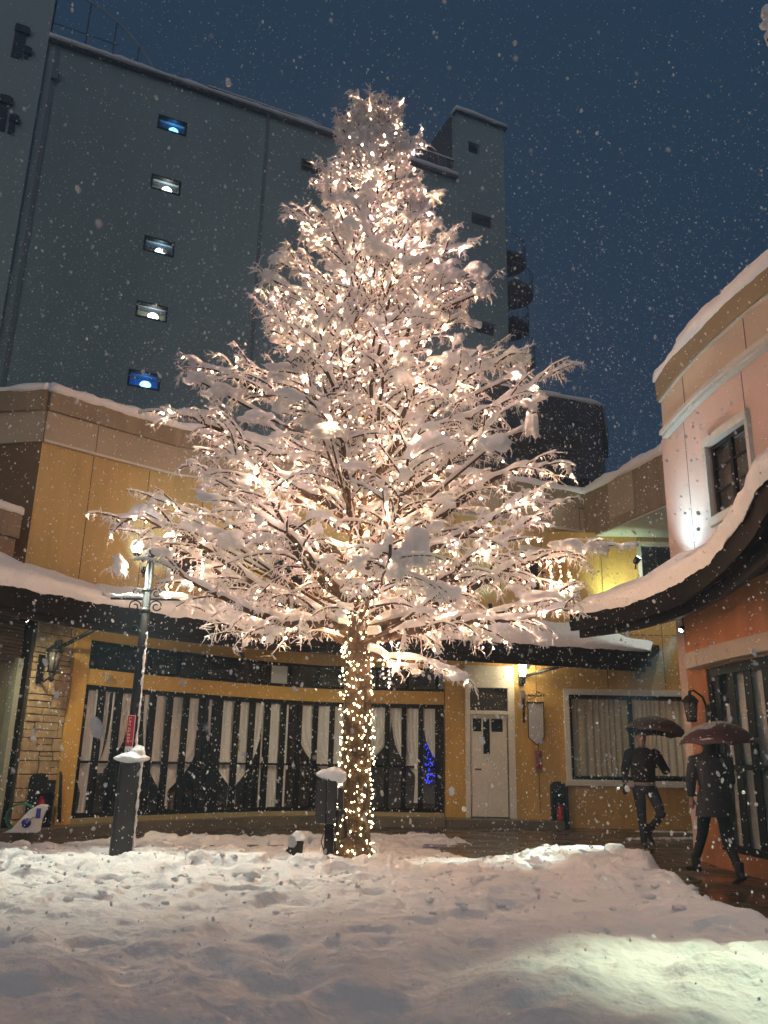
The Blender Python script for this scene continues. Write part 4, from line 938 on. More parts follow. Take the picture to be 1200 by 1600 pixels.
# short strands hanging free below the branch ends
for (px, py, Y, L_) in ((300, 880, 9.4, .32), (270, 880, 9.5, .4), (262, 905, 9.5, .22), (318, 870, 9.3, .25), (860, 880, 9.7, .30), (875, 870, 9.7, .42), (890, 890, 9.7, .3), (600, 1010, 9.3, .35), (608, 1030, 9.3, .3), (622, 1000, 9.4, .25)):
    c0 = ay(px, py, Y); pts = [c0+Vector((rb.uniform(-.01, .01), 0, -L_*k/7)) for k in range(8)]; MB().tube(pts, .0028, 3).build('wire', BLACK, fl)
    m1 = MB()
    for k in range(1, 8): bulb_mesh(m1, pts[k], .0042, k+px)
    tag(m1.build('hanging_bulbs', BULB, fl), kind='stuff')
wires.build('wire', BLACK, fl)
print('bulbs', len(trunk_b), len(hang), 'twigv', len(mbT.v))

# =================================================================== LAMPS AND SPOTLIGHTS
LCOL = (.86, 1.0, .92)
# lamp post by the tree on the left
lp = Vector((-2.82, 9.85, .05)); zg = hz(-2.82, 9.85)
lamp = thing('lamp_post', 'tall black lamp post with scrolled arms, two bright globes and a red sticker', 'lamp post', (lp.x, lp.y, zg))
mb = MB(); a_ = .35; c_ = []
for z_, w_ in ((zg-.08, .145), (1.13, .125), (1.17, .115)):
    c_.append((Vector((lp.x, lp.y, z_)), w_))
vs = []
for c0, w_ in c_:
    for k in range(8):
        t = k//2*math.pi/2+math.pi/4+(-.16 if k % 2 == 0 else .16)+a_; vs.append((c0.x+w_*math.cos(t), c0.y+w_*math.sin(t), c0.z))
mb.add(vs, [(i*8+k, i*8+(k+1) % 8, (i+1)*8+(k+1) % 8, (i+1)*8+k) for i in range(2) for k in range(8)]+[tuple(range(16, 24))]); mb.build('base', mat('worn_black_paint', (.022, .022, .024), .38, .4, 5, .2, 30), lamp)
mb = MB(); mb.tube([(lp.x, lp.y, 1.15), (lp.x+.01, lp.y, 3.62)], [.058, .044], 12); mb.lathe((lp.x, lp.y, 2.84), [(.05, 0), (.065, .02), (.065, .05), (.05, .07)], 14); mb.lathe((lp.x, lp.y, 3.1), [(.05, 0), (.06, .02), (.05, .04)], 14); mb.build('pole', BLACK, lamp)
mb = MB(); mb.tube([(lp.x-.42, lp.y, 3.02), (lp.x+.5, lp.y, 3.02)], .014, 6); mb.build('crossbar', BLACK, lamp)
def scroll(c, r, s0, turns=1.4, n=22, th=.009):
    return [(c[0]+s0*(r*(1-.75*i/n))*math.cos(2*math.pi*turns*i/n+math.pi), c[1], c[2]+(r*(1-.75*i/n))*math.sin(2*math.pi*turns*i/n)) for i in range(n)]
for sgn in (-1, 1):
    for z_, r_ in ((3.09, .065), (2.93, .08), (2.66, .05)):
        mb = MB(); mb.tube(scroll((lp.x+sgn*(.05+r_), lp.y, z_), r_, sgn), .008, 5); mb.build('scroll', BLACK, lamp)
for i, (gx_, gz_) in enumerate(((-2.99, 3.66), (-2.61, 3.76))):
    mb = MB(); mb.tube([(lp.x, lp.y, 3.55), ((lp.x+gx_)/2, lp.y, 3.48), (gx_, lp.y, gz_-.10)], .014, 6); arm = mb.build('arm', BLACK, lamp)
    mb = MB(); mb.lathe((gx_, lp.y, gz_-.11), [(.03, 0), (.05, .02), (.03, .035)], 12); mb.build('globe_cup', BLACK, arm)
    mb = MB(); mb.blob((gx_, lp.y, gz_), (.075, .075, .085), 1, 3, 0); mb.build('globe', emis('lamp_globe_%d' % i, (.88, 1, .96), 9), arm)
    spot((gx_, lp.y-.02, gz_-.14), (gx_+.5, lp.y-1.3, .1), 230, (.90, 1.0, .82), 84, .8, .09)
mb = MB(); mb.box((lp.x-.006, lp.y-.062, 1.52), (.085, .008, .37)); mb.box((lp.x-.006, lp.y-.062, 1.27), (.085, .008, .11)); 
stk = MB(); stk.box((lp.x-.006, lp.y-.062, 1.50), (.088, .008, .34)); k_ = stk.build('red_sticker', RED, lamp)
stk = MB(); stk.box((lp.x-.006, lp.y-.061, 1.275), (.088, .007, .10)); stk.build('white_sticker', PLW, lamp)
wr = MB(); rs = random.Random(8)
for j in range(8):
    zc = 1.63-j*.036
    for (u, v, w_, h_) in ((0, .008, .03, .006), (-.008, -.002, .006, .02), (.009, -.004, .006, .016)):
        if rs.random() < .85: wr.box((lp.x-.022+u+rs.uniform(-.003, .003), lp.y-.068, zc+v), (w_*rs.uniform(.7, 1.1), .003, h_))
wr.box((lp.x+.034, lp.y-.067, 1.50), (.006, .003, .33)); wr.box((lp.x-.006, lp.y-.067, 1.664), (.08, .003, .006)); wr.build('sticker_letters', PLW, k_)
wr = MB(); wr.box((lp.x-.012, lp.y-.066, 1.275), (.022, .002, .02)); wr.box((lp.x+.016, lp.y-.066, 1.275), (.018, .002, .022)); wr.build('small_print', DARKG, lamp)
mb = MB(); mb.blob((lp.x+.02, lp.y-.01, 1.20), (.19, .17, .055), 3, 3, .15); mb.blob((lp.x+.09, lp.y-.02, 1.26), (.09, .09, .07), 4, 3, .2)
rs = random.Random(2)
for i in range(60):
    t = i/59; z_ = zg+.05+t*2.4; w_ = .165*(1 if z_ < 1.15 else .42); mb.blob((lp.x+w_*.86, lp.y-.02+rs.uniform(-.02, .02), z_), (.017*rs.uniform(.5, 1.5), .03, .035), i, 1, .3)
fuse(mb, 'snow_cover', SNOW, lamp, .012, 2)
mb = MB()
for i in range(9): mb.blob((lp.x-.4+i*.045, lp.y, 3.05+rs.uniform(-.005, .01)), (.04, .035, .03*rs.uniform(.7, 1.3)), i, 1, .2)
for i in range(7): mb.blob((lp.x+.2+i*.045, lp.y, 3.06+rs.uniform(-.005, .01)), (.05, .05, .045*rs.uniform(.7, 1.3)), i, 2, .2)
fuse(mb, 'arm_snow', SNOW, lamp, .012, 2)

def lantern(c, out_dir, lit, label, sc=1.0, style='up', name='wall_lantern'):
    c = Vector(c); d = Vector(out_dir).normalized(); rz = math.atan2(d.y, d.x)+math.pi/2
    L_ = thing(name, label, 'wall lantern', c)
    h = c+d*.20*sc
    mb = MB(); mb.box(c+Vector((0, 0, -.10*sc)), (.09*sc, .02, .34*sc), rz); mb.build('back_plate', BLACK, L_)
    mb = MB()
    if style == 'up':
        mb.tube([c+Vector((0, 0, -.20*sc)), c+d*.09*sc+Vector((0, 0, -.25*sc)), h+Vector((0, 0, -.18*sc)), h+Vector((0, 0, -.12*sc))], .012*sc, 6)
        mb.lathe(h+Vector((0, 0, -.26*sc)), [(.01, 0), (.035*sc, .03*sc), (.02*sc, .06*sc), (.045*sc, .10*sc), (.02*sc, .12*sc)], 10)
    else:
        mb.tube([c+Vector((0, 0, .02)), c+d*.05+Vector((0, 0, .16*sc)), c+d*.15*sc+Vector((0, 0, .24*sc)), h+Vector((0, 0, .22*sc)), h+Vector((0, 0, .14*sc))], .012*sc, 6)
    mb.build('arm', BLACK, L_)
    mb = MB(); r0, r1, b_, t_ = .055*sc, .085*sc, -.12*sc, .10*sc; n = 6
    for k in range(n):
        a = 2*math.pi*k/n; ca, sa = math.cos(a), math.sin(a); mb.tube([h+Vector((r0*ca, r0*sa, b_)), h+Vector((r1*ca, r1*sa, t_))], .006*sc, 4)
    mb.lathe(h+Vector((0, 0, b_-.02*sc)), [(.02*sc, 0), (r0*1.15, .008), (r0*1.1, .022*sc)], 12); mb.build('cage', BLACK, L_)
    mb = MB(); mb.lathe(h+Vector((0, 0, t_)), [(r1*1.25, 0), (r1*1.15, .02*sc), (r1*.6, .07*sc), (.018*sc, .085*sc), (.018*sc, .12*sc), (.004, .14*sc)], 12); mb.build('roof', BLACK, L_)
    mb = MB(); mb.lathe(h+Vector((0, 0, b_)), [(r0*.86, 0), (r1*.88, t_-b_)], 12)
    mb.build('glass', emis('lantern_glow', (1, .93, .70), 22) if lit else mat('smoky_glass', (.10, .09, .08), .15, .2, 6), L_)
    return h
h = lantern((2.93, yR-.02, 3.06), (0, -1, 0), True, 'black wall lantern, the only lit one, between white door and canopy', 1.15)
point(h+Vector((0, -.02, .0)), 150, (1, .80, .46), .10)
p, a = on(WL, 60, 2.62, .07); nW = Vector((math.sin(a), -math.cos(a), 0)); lantern(p, nW, False, 'unlit black lantern mounted on the rough stone wall', 1.3)
p = PW.at(PW.find(1106, 2.0), 0); p2_ = PW.at(PW.find(1106, 2.0), 1)-p; lantern(Vector((p.x, p.y, 1.95))+p2_*.01, p2_, False, 'unlit black lantern hung from a hooked arm on the orange wall corner', 1.1, 'down')
# spotlights under and on the eaves
def spotlight(c, aim, e, col, size, label, glow=12, blend=.7, name='spotlight', rad_=.05, sc=.7):
    c = Vector(c); d = (Vector(aim)-c).normalized(); T = thing(name, label, 'spotlight', c)
    mb = MB(); mb.lathe(c-d*.12*sc, [(.02, 0), (.045*sc, .02), (.055*sc, .12*sc)], 12, d); mb.build('housing', BLACK, T)
    mb = MB(); mb.lathe(c+d*.004, [(.042*sc, 0), (.040*sc, .004)], 12, d); mb.build('lens', emis('lens_glow', col, glow), T)
    mb = MB(); mb.tube([c-d*.08, c-d*.08+Vector((0, 0, .12 if d.z < 0 else -.10))], .01, 5); mb.build('bracket', BLACK, T)
    spot(c+d*.07, aim, e, col, size, blend, rad_)
spotlight((4.18, 11.60, 3.05), (1.9, 10.3, .3), 1000, (.78, 1.0, .86), 30, 'small white spotlight fixed under the right eave at the orange corner', 30)
p = CE.at(CE.find(76, 3.1), -.5); spotlight((p.x, p.y, 3.06), (-3.3, 15.3, .3), 105, (1, .93, .62), 110, 'small white spotlight under the left eave beside the stone wall', 25)
spotlight((3.12, 5.6, 3.02), (1.75, 4.75, .2), 430, (.84, 1.0, .66), 40, 'spotlight under the near end of the right eave aimed at the foreground snow', 20, .9)
spotlight((4.25, 6.9, 3.02), (.2, 6.2, .1), 70, (1.0, .86, .72), 120, 'added wide spotlight, out of view under the right eave, filling the foreground snow', 20, 1)  # added fill lamp, out of view, brightens the foreground snow
spotlight((-.9, 14.5, 3.02), (-1.3, 17.0, .1), 75, (1, .93, .66), 125, 'added spotlight under the canopy behind the lower branches, brightening the storefront', 8, 1)  # added lamp hidden by branches, brightens curtains and ledge
p = CE.at(1.6, -.3); spotlight((p.x, p.y, 2.98), (-1.5, 6.4, .1), 60, (1.0, .86, .70), 120, 'added wide spotlight, out of view under the left eave, filling the foreground snow', 20, 1)  # added fill from the left, fixture out of view, for the near snow
# blue-green uplights standing on the eave roofs, washing the walls above
UPC = (.60, 1.0, .88)
for (c, aim, e, col, size, lab) in (((3.66, 11.6, 4.08), (4.42, 11.2, 5.2), 85, (.50, .86, 1.0), 125, 'uplight on the right eave washing the pink wall blue'),
        ((4.9, 17.1, 4.25), (4.95, 17.66, 5.2), 90, (.75, 1.0, .62), 90, 'uplight on the roof by the far inner corner washing the yellow wall'),
        ((2.15, 16.4, 4.22), (2.2, 17.05, 5.2), 30, (.30, .92, 1.0), 80, 'bright turquoise uplight on the canopy above the white door'),
        ((-2.5, 14.5, 4.22), (-2.55, 15.2, 5.0), 28, UPC, 85, 'green uplight on the canopy roof right of the lamp post'),
        ((-.9, 15.2, 4.22), (-.9, 15.9, 5.0), 24, UPC, 85, 'green uplight on the canopy roof left of the tree trunk'),
        ((.6, 15.75, 4.22), (.6, 16.4, 5.0), 40, UPC, 85, 'green uplight on the canopy roof right of the tree trunk'),
        ((-4.0, 13.7, 4.22), (-4.05, 14.5, 5.0), 50, (.7, .95, 1.0), 85, 'pale uplight on the canopy roof behind the lamp globes')):
    spotlight(c, aim, e, col, size, lab, 10, .9, 'uplight', sc=.9)
# soft wash from inside the overhang (the round downlight in the soffit)
spot((6.0, 16.6, 5.97), (5.6, 17.3, 3.5), 90, (.9, 1, .9), 120, .9)

# =================================================================== SMALL THINGS ON THE WALLS AND GROUND
# hanging pennant board with iron bracket
c = Vector((2.97, yR-.02, 2.52))
bn = thing('hanging_sign', 'blank pale pennant shaped board on a leafy iron bracket beside the white door', 'sign', c)
mb = MB(); mb.box(c+Vector((0, 0, -.20)), (.05, .02, .62)); mb.tube([c+Vector((0, -.02, .03)), c+Vector((.42, -.12, .03))], .011, 5); mb.tube([c+Vector((.05, -.1, -.10)), c+Vector((.40, -.12, -.10))], .012, 5)
mb.tube([c+Vector((0, -.02, -.25)), c+Vector((.1, -.06, -.05)), c+Vector((.3, -.1, .03))], .008, 5)
rs = random.Random(4)
for k in range(12): mb.blob(c+Vector((.1+.028*k, -.09, .07+rs.uniform(-.04, .05))), (.025, .012, .014), k, 1, .2)
mb.build('bracket', BLACK, bn)
mb = MB(); o_ = [(.08, -.12), (.39, -.12), (.38, -.80), (.235, -.94), (.07, -.80)]
n = len(o_); vs = [(c.x+u, c.y-.10, c.z+v) for u, v in o_]+[(c.x+u, c.y-.085, c.z+v) for u, v in o_]; mb.add(vs, [tuple(range(n-1, -1, -1)), tuple(range(n, 2*n))]+[(i, (i+1) % n, n+(i+1) % n, n+i) for i in range(n)]); mb.build('board', BANNER, bn)
mb = MB(); e_ = [(u, v) for u, v in o_]; mb.tube([(c.x+u*1.0, c.y-.092, c.z+v) for u, v in e_+[e_[0]]], .012, 4, False); mb.build('edge', BLACK, bn)
# call panel with two red buttons
c = ay(842, 1190, yR-.02); cp_ = thing('call_panel', 'grey panel with two red buttons on the yellow wall right of the door', 'panel', c)
mb = MB(); mb.box(c, (.14, .03, .42)); mb.build('plate', mat('grey_plate', (.22, .17, .13), .5), cp_, bevel=.01)
for dz in (.12, -.10): mb = MB(); mb.lathe(c+Vector((0, -.012, dz)), [(.05, 0), (.045, .02), (.02, .03)], 14, (0, -1, 0)); mb.build('button', RED, cp_)
# extinguisher cabinets
def cabinet(c, rz, w_, h_, lab):
    T = thing('extinguisher_stand', lab, 'fire extinguisher stand', c); c = Vector(c); Rm_ = Matrix.Rotation(rz, 3, 'Z')
    pr_ = []; nn = 10
    out_ = [(-w_/2, 0), (w_/2, 0)]+[(w_/2*math.cos(math.pi*i/nn/1)*1.0, h_-.10+.10*math.sin(math.pi*i/nn)) for i in range(nn+1)]
    for y0_, y1_, nm, m__ in ((.05, .085, 'back', BLACK),):
        mb = MB(); n_ = len(out_); vs = [c+Rm_ @ Vector((u, y0_, v)) for u, v in out_]+[c+Rm_ @ Vector((u, y1_, v)) for u, v in out_]
        mb.add(vs, [tuple(range(n_-1, -1, -1)), tuple(range(n_, 2*n_))]+[(i, (i+1) % n_, n_+(i+1) % n_, n_+i) for i in range(n_)]); mb.build(nm, m__, T)
    mb = MB()
    for sx_ in (-1, 1): mb.box(c+Rm_ @ Vector((sx_*(w_/2-.01), -.03, h_/2-.05)), (.02, .16, h_-.10), rz)
    mb.box(c+Rm_ @ Vector((0, -.03, .015)), (w_, .16, .03), rz); mb.box(c+Rm_ @ Vector((0, -.105, h_-.20)), (w_-.04, .012, .16), rz); mb.build('frame', BLACK, T)
    e = thing('fire_extinguisher', lab.split(' stand')[0].replace('black', 'red')+' standing inside its black stand', 'fire extinguisher', c)
    mb = MB(); q_ = c+Rm_ @ Vector((0, -.035, .04)); mb.lathe(q_, [(.06, 0), (.065, .02), (.065, .30), (.05, .36), (.02, .38), (.02, .41)], 14); mb.build('cylinder', RED, e)
    mb = MB(); mb.box(q_+Vector((0, 0, .43)), (.03, .10, .03), rz); mb.tube([q_+Vector((.02, 0, .42)), q_+Vector((.085, 0, .34)), q_+Vector((.08, 0, .12))], .009, 6); mb.build('hose', BLACK, e)
cabinet((3.58, yR-.28, 0), 0, .32, .88, 'black extinguisher by the wide window stand')
p, a = on(WL, 44, .15, .16); cabinet(p, a, .34, .78, 'black extinguisher by the stone wall stand')
# garden hose reel
p, a = on(WL, 33, .0, .75); p.z = .15; p = az(38, 1300, .15)
hr = thing('hose_reel', 'white and blue portable hose reel with green hose against the stone wall', 'hose reel', p)
Rm_ = Matrix.Rotation(.25, 3, 'Z'); 
side_o = [(-.26, 0), (.20, 0), (.21, .16), (.27, .36), (.16, .37), (.04, .30), (-.06, .17), (-.16, .05)]
for y_ in (-.11, .11):
    mb = MB(); n_ = len(side_o); 
    for yy in (y_-.012, y_+.012): pass
    vs = [p+Rm_ @ Vector((u, y_-.012, v)) for u, v in side_o]+[p+Rm_ @ Vector((u, y_+.012, v)) for u, v in side_o]
    mb.add(vs, [tuple(range(n_-1, -1, -1)), tuple(range(n_, 2*n_))]+[(i, (i+1) % n_, n_+(i+1) % n_, n_+i) for i in range(n_)]); mb.build('side_panel', PLW, hr, bevel=.006)
mb = MB()
for j in range(9):
    y_ = -.085+j*.021; mb.tube([p+Rm_ @ Vector((-.07+.19*math.cos(t), y_, .20+.18*math.sin(t))) for t in np.linspace(0, 2*math.pi, 25)], .0115, 6)
mb.build('hose', HOSE, hr)
mb = MB(); mb.lathe(p+Rm_ @ Vector((.03, -.155, .13)), [(.065, 0), (.06, .03)], 16, Rm_ @ Vector((0, 1, 0))); mb.build('hub', PLB, hr)
mb = MB(); mb.box(p+Rm_ @ Vector((.17, -.13, .26)), (.06, .02, .13), .25); mb.build('side_cap', PLB, hr)
mb = MB(); mb.tube([p+Rm_ @ Vector((.03, -.16, .13)), p+Rm_ @ Vector((.12, -.17, .22)), p+Rm_ @ Vector((.12, -.22, .22))], .012, 6); mb.build('crank', PLW, hr)
# leaning pole tucked beside the yellow post
q0, _ = on(WL, 78, .2, .18); q1, _ = on(WL, 88, .95, .10); mb = MB(); mb.tube([q0, q1], .018, 6); mb.tube([q0+Vector((.04, -.02, 0)), q1+Vector((.03, -.02, -.04))], .014, 6)
tag(mb.build('snow_pole', BLACK), 'pair of dark poles leaning at the foot of the yellow post', 'pole')
# electrical box on a post beside the trunk, with snow cap
c = Vector((-.53, 9.42, hz(-.53, 9.42)-.05))
eb = thing('electrical_box', 'dark electrical box on a post with a snow cap, left of the tree trunk', 'electrical box', c)
mb = MB(); mb.box(c+Vector((.02, 0, .28)), (.10, .10, .56)); mb.build('post', DARKG, eb, bevel=.008)
mb = MB(); mb.box(c+Vector((-.075, -.02, .68)), (.11, .14, .44)); mb.box(c+Vector((.04, -.02, .69)), (.10, .16, .46)); mb.box(c+Vector((.13, 0, .68)), (.06, .10, .30)); mb.build('box', mat('dark_box', (.02, .021, .022), .45, .3, 6), eb, bevel=.008)
mb = MB()
for k in range(5): x0_ = c.x+.10+.02*k; mb.tube([(x0_, c.y-.03, c.z+.6), (x0_+rs.uniform(-.03, .04), c.y-.06, c.z+.35), (x0_-.02, c.y-.04, c.z+.12+.04*k)], .007, 5)
mb.tube([(c.x-.04, c.y-.05, c.z+.35), (c.x-.06, c.y-.06, c.z+.28), (c.x-.03, c.y-.05, c.z+.2)], .006, 5); mb.build('cable', BLACK, eb)
mb = MB(); mb.blob(c+Vector((.05, -.02, .955)), (.135, .11, .075), 3, 3, .15); mb.blob(c+Vector((-.07, -.02, .96)), (.085, .085, .045), 5, 3, .15); mb.blob(c+Vector((.12, -.04, .93)), (.07, .08, .06), 6, 3, .2); fuse(mb, 'snow_cover', SNOW, eb, .010, 2)
c = Vector((-.85, 9.5, hz(-.85, 9.5)-.04)); gs = thing('ground_spotlight', 'short black stake light with a snow cap, left of the electrical box', 'stake light', c)
mb = MB(); mb.box(c+Vector((0, 0, .14)), (.11, .10, .30), .1, 0, .1); mb.box(c+Vector((-.07, 0, .20)), (.07, .08, .07), 0, 0, .6); mb.build('body', BLACK, gs, bevel=.008)
mb = MB(); mb.blob(c+Vector((.012, 0, .33)), (.065, .06, .055), 9, 3, .15); mb.build('snow_cover', SNOW, gs)
point((-.62, 9.25, .30), 1.2, (1, .72, .55), .04); point((-.25, 9.45, .28), 1.2, (1, .75, .5), .04)
# snow-loaded branch tip close to the camera, top right corner
c = ay(1197, 40, 3.6); bt = thing('branch_tip', 'snow covered branch tip reaching in at the top right corner', 'branch', c)
mb = MB(); mb.tube([c+Vector((.5, .1, .25)), c+Vector((.1, 0, .06)), c+Vector((.0, 0, -.10))], [.03, .02, .008], 7); mb.build('wood', BARK, bt)
mb = MB()
for k in range(9): mb.blob(c+Vector((.03+.016*(k % 3), .0, .10-k*.027)), (.05, .05, .032), k, 2, .3)
fuse(mb, 'snow_cover', SNOW, bt, .008, 2)

# =================================================================== PEOPLE UNDER UMBRELLAS
SKIN = mat('skin', (.34, .21, .16), .55, .05, 20); HAIR = mat('dark_hair', (.012, .010, .009), .6, .2, 40)
KNIT = mat('black_knit', (.014, .012, .014), .95, .25, 60, .5, 120); JEAN = mat('blue_jeans', (.035, .042, .068), .9, .25, 14, .3, 150); SHIRT = mat('grey_shirt', (.25, .23, .25), .9, .1, 20)
BOOT = mat('black_boots', (.012, .011, .010), .4, .2, 20); GLOVE = mat('black_gloves', (.016, .015, .016), .7, .2, 30); COAT = mat('charcoal_coat', (.035, .033, .038), .95, .2, 40, .4, 100); TIGHT = mat('black_trousers', (.010, .010, .011), .9, .2, 20)
UMB1 = mat('brown_umbrella', (.050, .022, .014), .45, .2, 6); UMB2 = mat('maroon_umbrella', (.060, .020, .022), .45, .3, 6); STEEL = mat('steel_shaft', (.25, .25, .26), .3, .1, 5, metal=1)
def V3(b, t): return Vector((b[0]+t[0], b[1]+t[1], b[2]+t[2]))
def umbrella(top, axis, r, drop, m_, lab, hand, sn=None, tip=.07):
    top = Vector(top); ax_ = Vector(axis).normalized(); q_ = Vector((0, 0, 1)).rotation_difference(ax_)
    T = thing('umbrella', lab, 'umbrella', Vector(hand)); K = 8; nr = 8; ns = 6; vs = []; fs = []
    for j in range(nr+1):
        t = j/nr
        for k in range(K*ns):
            a = 2*math.pi*k/(K*ns); f = (k % ns)/ns; sag = math.sin(math.pi*f)
            rr = r*math.sin(t*1.30)/math.sin(1.30)*(1-.055*sag*t); zz = -drop*(1-math.cos(t*1.30))/(1-math.cos(1.30))*(1-.10*sag*t*t)
            vs.append(top+q_ @ Vector((rr*math.cos(a), rr*math.sin(a), zz)))
    n = K*ns; fs = [(j*n+k, j*n+(k+1) % n, (j+1)*n+(k+1) % n, (j+1)*n+k) for j in range(nr) for k in range(n)]
    mb = MB(); mb.add(vs, fs, True); co = mb.build('canopy', m_, T); so_ = co.modifiers.new('thick', 'SOLIDIFY'); so_.thickness = .004
    for k in range(K):
        a = 2*math.pi*k/K; P_ = []
        for j in range(nr+1):
            t = j/nr; rr = r*1.015*math.sin(t*1.30)/math.sin(1.30); zz = -drop*(1-math.cos(t*1.30))/(1-math.cos(1.30))-.008; P_.append(top+q_ @ Vector((rr*math.cos(a), rr*math.sin(a), zz)))
        mb = MB(); mb.tube(P_, .0035, 4); mb.build('rib', BLACK, T)
    mb = MB(); mb.tube([top+ax_*tip, top, Vector(hand)+ax_*.05, Vector(hand)-ax_*.03], [.004, .006, .006, .006], 6); mb.build('shaft', STEEL, T)
    hb = Vector(hand); mb = MB(); s_ = ax_.orthogonal().normalized(); mb.tube([hb+ax_*.06, hb-ax_*.10, hb-ax_*.15+s_*.03, hb-ax_*.14+s_*.07], .012, 8); mb.build('handle', BLACK, T)
    if sn:
        vs2 = []; rs = random.Random(3)
        for j in range(nr+1):
            t = j/nr*.97
            for k in range(n):
                a = 2*math.pi*k/n; th_ = sn*max(0, math.sin(a*.5+1.2)*1.1+.25*math.sin(a*5)+.2*math.sin(t*9+a*3)); f = (k % ns)/ns; sag = math.sin(math.pi*f)
                rr = r*math.sin(t*1.30)/math.sin(1.30)*(1-.055*sag*t); zz = -drop*(1-math.cos(t*1.30))/(1-math.cos(1.30))*(1-.10*sag*t*t)+.003+th_*(1-.55*t)
                vs2.append(top+q_ @ Vector((rr*math.cos(a), rr*math.sin(a), zz)))
        mb = MB(); mb.add(vs2, fs, True); so2 = mb.build('snow_cover', mat('wet_snow_dusting', (.42, .42, .43), .7, .3, 30), T)
    return T
def hand_mesh(mb, w, d, curl=.4, side=1, grip=None, s=1.0):
    # w: wrist, d: direction of the palm, five jointed fingers and a thumb
    w = Vector(w); d = Vector(d).normalized(); u = d.orthogonal().normalized() if abs(d.y) > .9 else Vector((0, 1, 0)).cross(d).normalized(); u = u*side; nrm = d.cross(u)
    pe = w+d*.085*s; mb.tube([w-d*.02, w, w+d*.045*s, pe], [.026*s, .027*s, .036*s, .034*s], 8)
    for i, (o_, L_) in enumerate(((-.030, .070), (-.010, .080), (.010, .076), (.029, .060))):
        p0 = pe+u*o_*s-d*.015*s; dd = d.copy(); P_ = [p0]
        for j in range(3): dd = (dd*math.cos(curl*(.5+.35*j))+nrm*math.sin(curl*(.5+.35*j))).normalized(); P_.append(P_[-1]+dd*L_*s/2.6)
        mb.tube(P_, [.0105*s, .010*s, .009*s, .0075*s], 6)
    p0 = w+d*.03*s-u*.028*s; dt = (d*.7-u*.7+nrm*.35*curl).normalized(); mb.tube([p0, p0+dt*.035*s, p0+dt*.05*s+(d+nrm*curl).normalized()*.022*s], [.013*s, .012*s, .009*s], 6)
def boot(mb, ank, toe_dir, pitch=0, s=1.0):
    a = Vector(ank); t = Vector(toe_dir).normalized(); f = Vector((t.x*math.cos(pitch), t.y*math.cos(pitch), math.sin(pitch))); dn = Vector((0, 0, -1)) if abs(pitch) < .2 else Vector((t.x*math.sin(pitch), t.y*math.sin(pitch), -math.cos(pitch)))
    mb.tube([a+Vector((0, 0, .12)), a, a+dn*.05*s], [.058*s, .055*s, .05*s], 10)
    h_ = a+dn*.055*s; mb.tube([h_-f*.06*s, h_, h_+f*.08*s, h_+f*.16*s+dn*.012, h_+f*.20*s+dn*.015], [.036*s, .043*s, .040*s, .037*s, .022*s], 10)
# ---- the man walking towards the camera
B = Vector((4.20, 13.80, 0))
man = thing('person', 'person in black sweater and blue jeans walking under the brown umbrella', 'person', B)
def q(x, y, z): return Vector((B.x+x, B.y+y, B.z+z))
sLs, sRs = q(-.205, .0, 1.43), q(.21, .02, 1.42); eL, wL = q(-.285, .03, 1.16), q(-.315, -.03, .93); eR, wR = q(.35, -.02, 1.14), q(.16, -.20, 1.30)
hipL, hipR = q(-.10, .0, .90), q(.10, .02, .90); kL, aL = q(-.095, -.06, .50), q(-.07, -.02, .11); kR, aR = q(.20, -.10, .50), q(.10, .24, .22)
mb = MB(); mb.tube([q(0, 0, 1.36), q(-.01, -.01, 1.50), q(-.015, -.02, 1.56)], [.07, .056, .055], 12)
loft(mb, [(q(-.015, -.035, 1.53), .035, .045, 0), (q(-.015, -.035, 1.56), .058, .075, 0), (q(-.015, -.025, 1.62), .073, .095, 0), (q(-.015, -.015, 1.68), .077, .10, 0), (q(-.015, -.01, 1.74), .070, .09, 0), (q(-.015, -.01, 1.785), .035, .045, 0)])
mb.tube([q(-.015, -.115, 1.665), q(-.015, -.135, 1.635), q(-.015, -.118, 1.62)], [.010, .016, .010], 6)
for sx_ in (-1, 1): mb.blob(q(-.015+sx_*.078, -.01, 1.65), (.010, .020, .032), 2, 2, 0)
loft(mb, [(q(0, .01, .95), .14, .10, 0), (q(0, .0, 1.15), .13, .095, 0), (q(0, 0, 1.36), .16, .10, 0), (q(0, 0, 1.44), .08, .06, 0)])
mb.tube([sLs, eL, wL], [.045, .040, .028], 8); mb.tube([sRs, eR, wR], [.045, .04, .028], 8)
mb.tube([hipL, kL, aL], [.07, .05, .038], 8); mb.tube([hipR, kR, aR], [.07, .05, .038], 8)
fuse(mb, 'body', SKIN, man, .010, 3)
mb = MB(); loft(mb, [(q(-.015, .005, 1.64), .080, .085, 0), (q(-.015, .0, 1.70), .086, .105, 0), (q(-.015, .0, 1.76), .076, .092, 0), (q(-.015, .0, 1.805), .035, .045, 0)]); mb.tube([q(-.07, -.075, 1.715), q(-.015, -.10, 1.735), q(.04, -.075, 1.715)], .022, 8); fuse(mb, 'hair', HAIR, man, .010, 2)
for sx_ in (-1, 1): mb = MB(); mb.blob(q(-.015+sx_*.030, -.105, 1.665), (.011, .006, .006), 1, 2, 0); mb.build('eye', HAIR, man)
mb = MB(); mb.box(q(-.015, -.110, 1.590), (.045, .008, .007)); mb.build('mouth', mat('lips', (.30, .10, .09), .5), man)
mb = MB(); loft(mb, [(q(0, 0, .965), .165, .125, 0), (q(0, 0, 1.0), .185, .14, 0), (q(0, 0, 1.12), .18, .135, 0), (q(0, .0, 1.28), .195, .135, 0), (q(0, .0, 1.40), .205, .12, 0), (q(0, .0, 1.465), .14, .09, 0), (q(0, 0, 1.50), .072, .065, 0)])
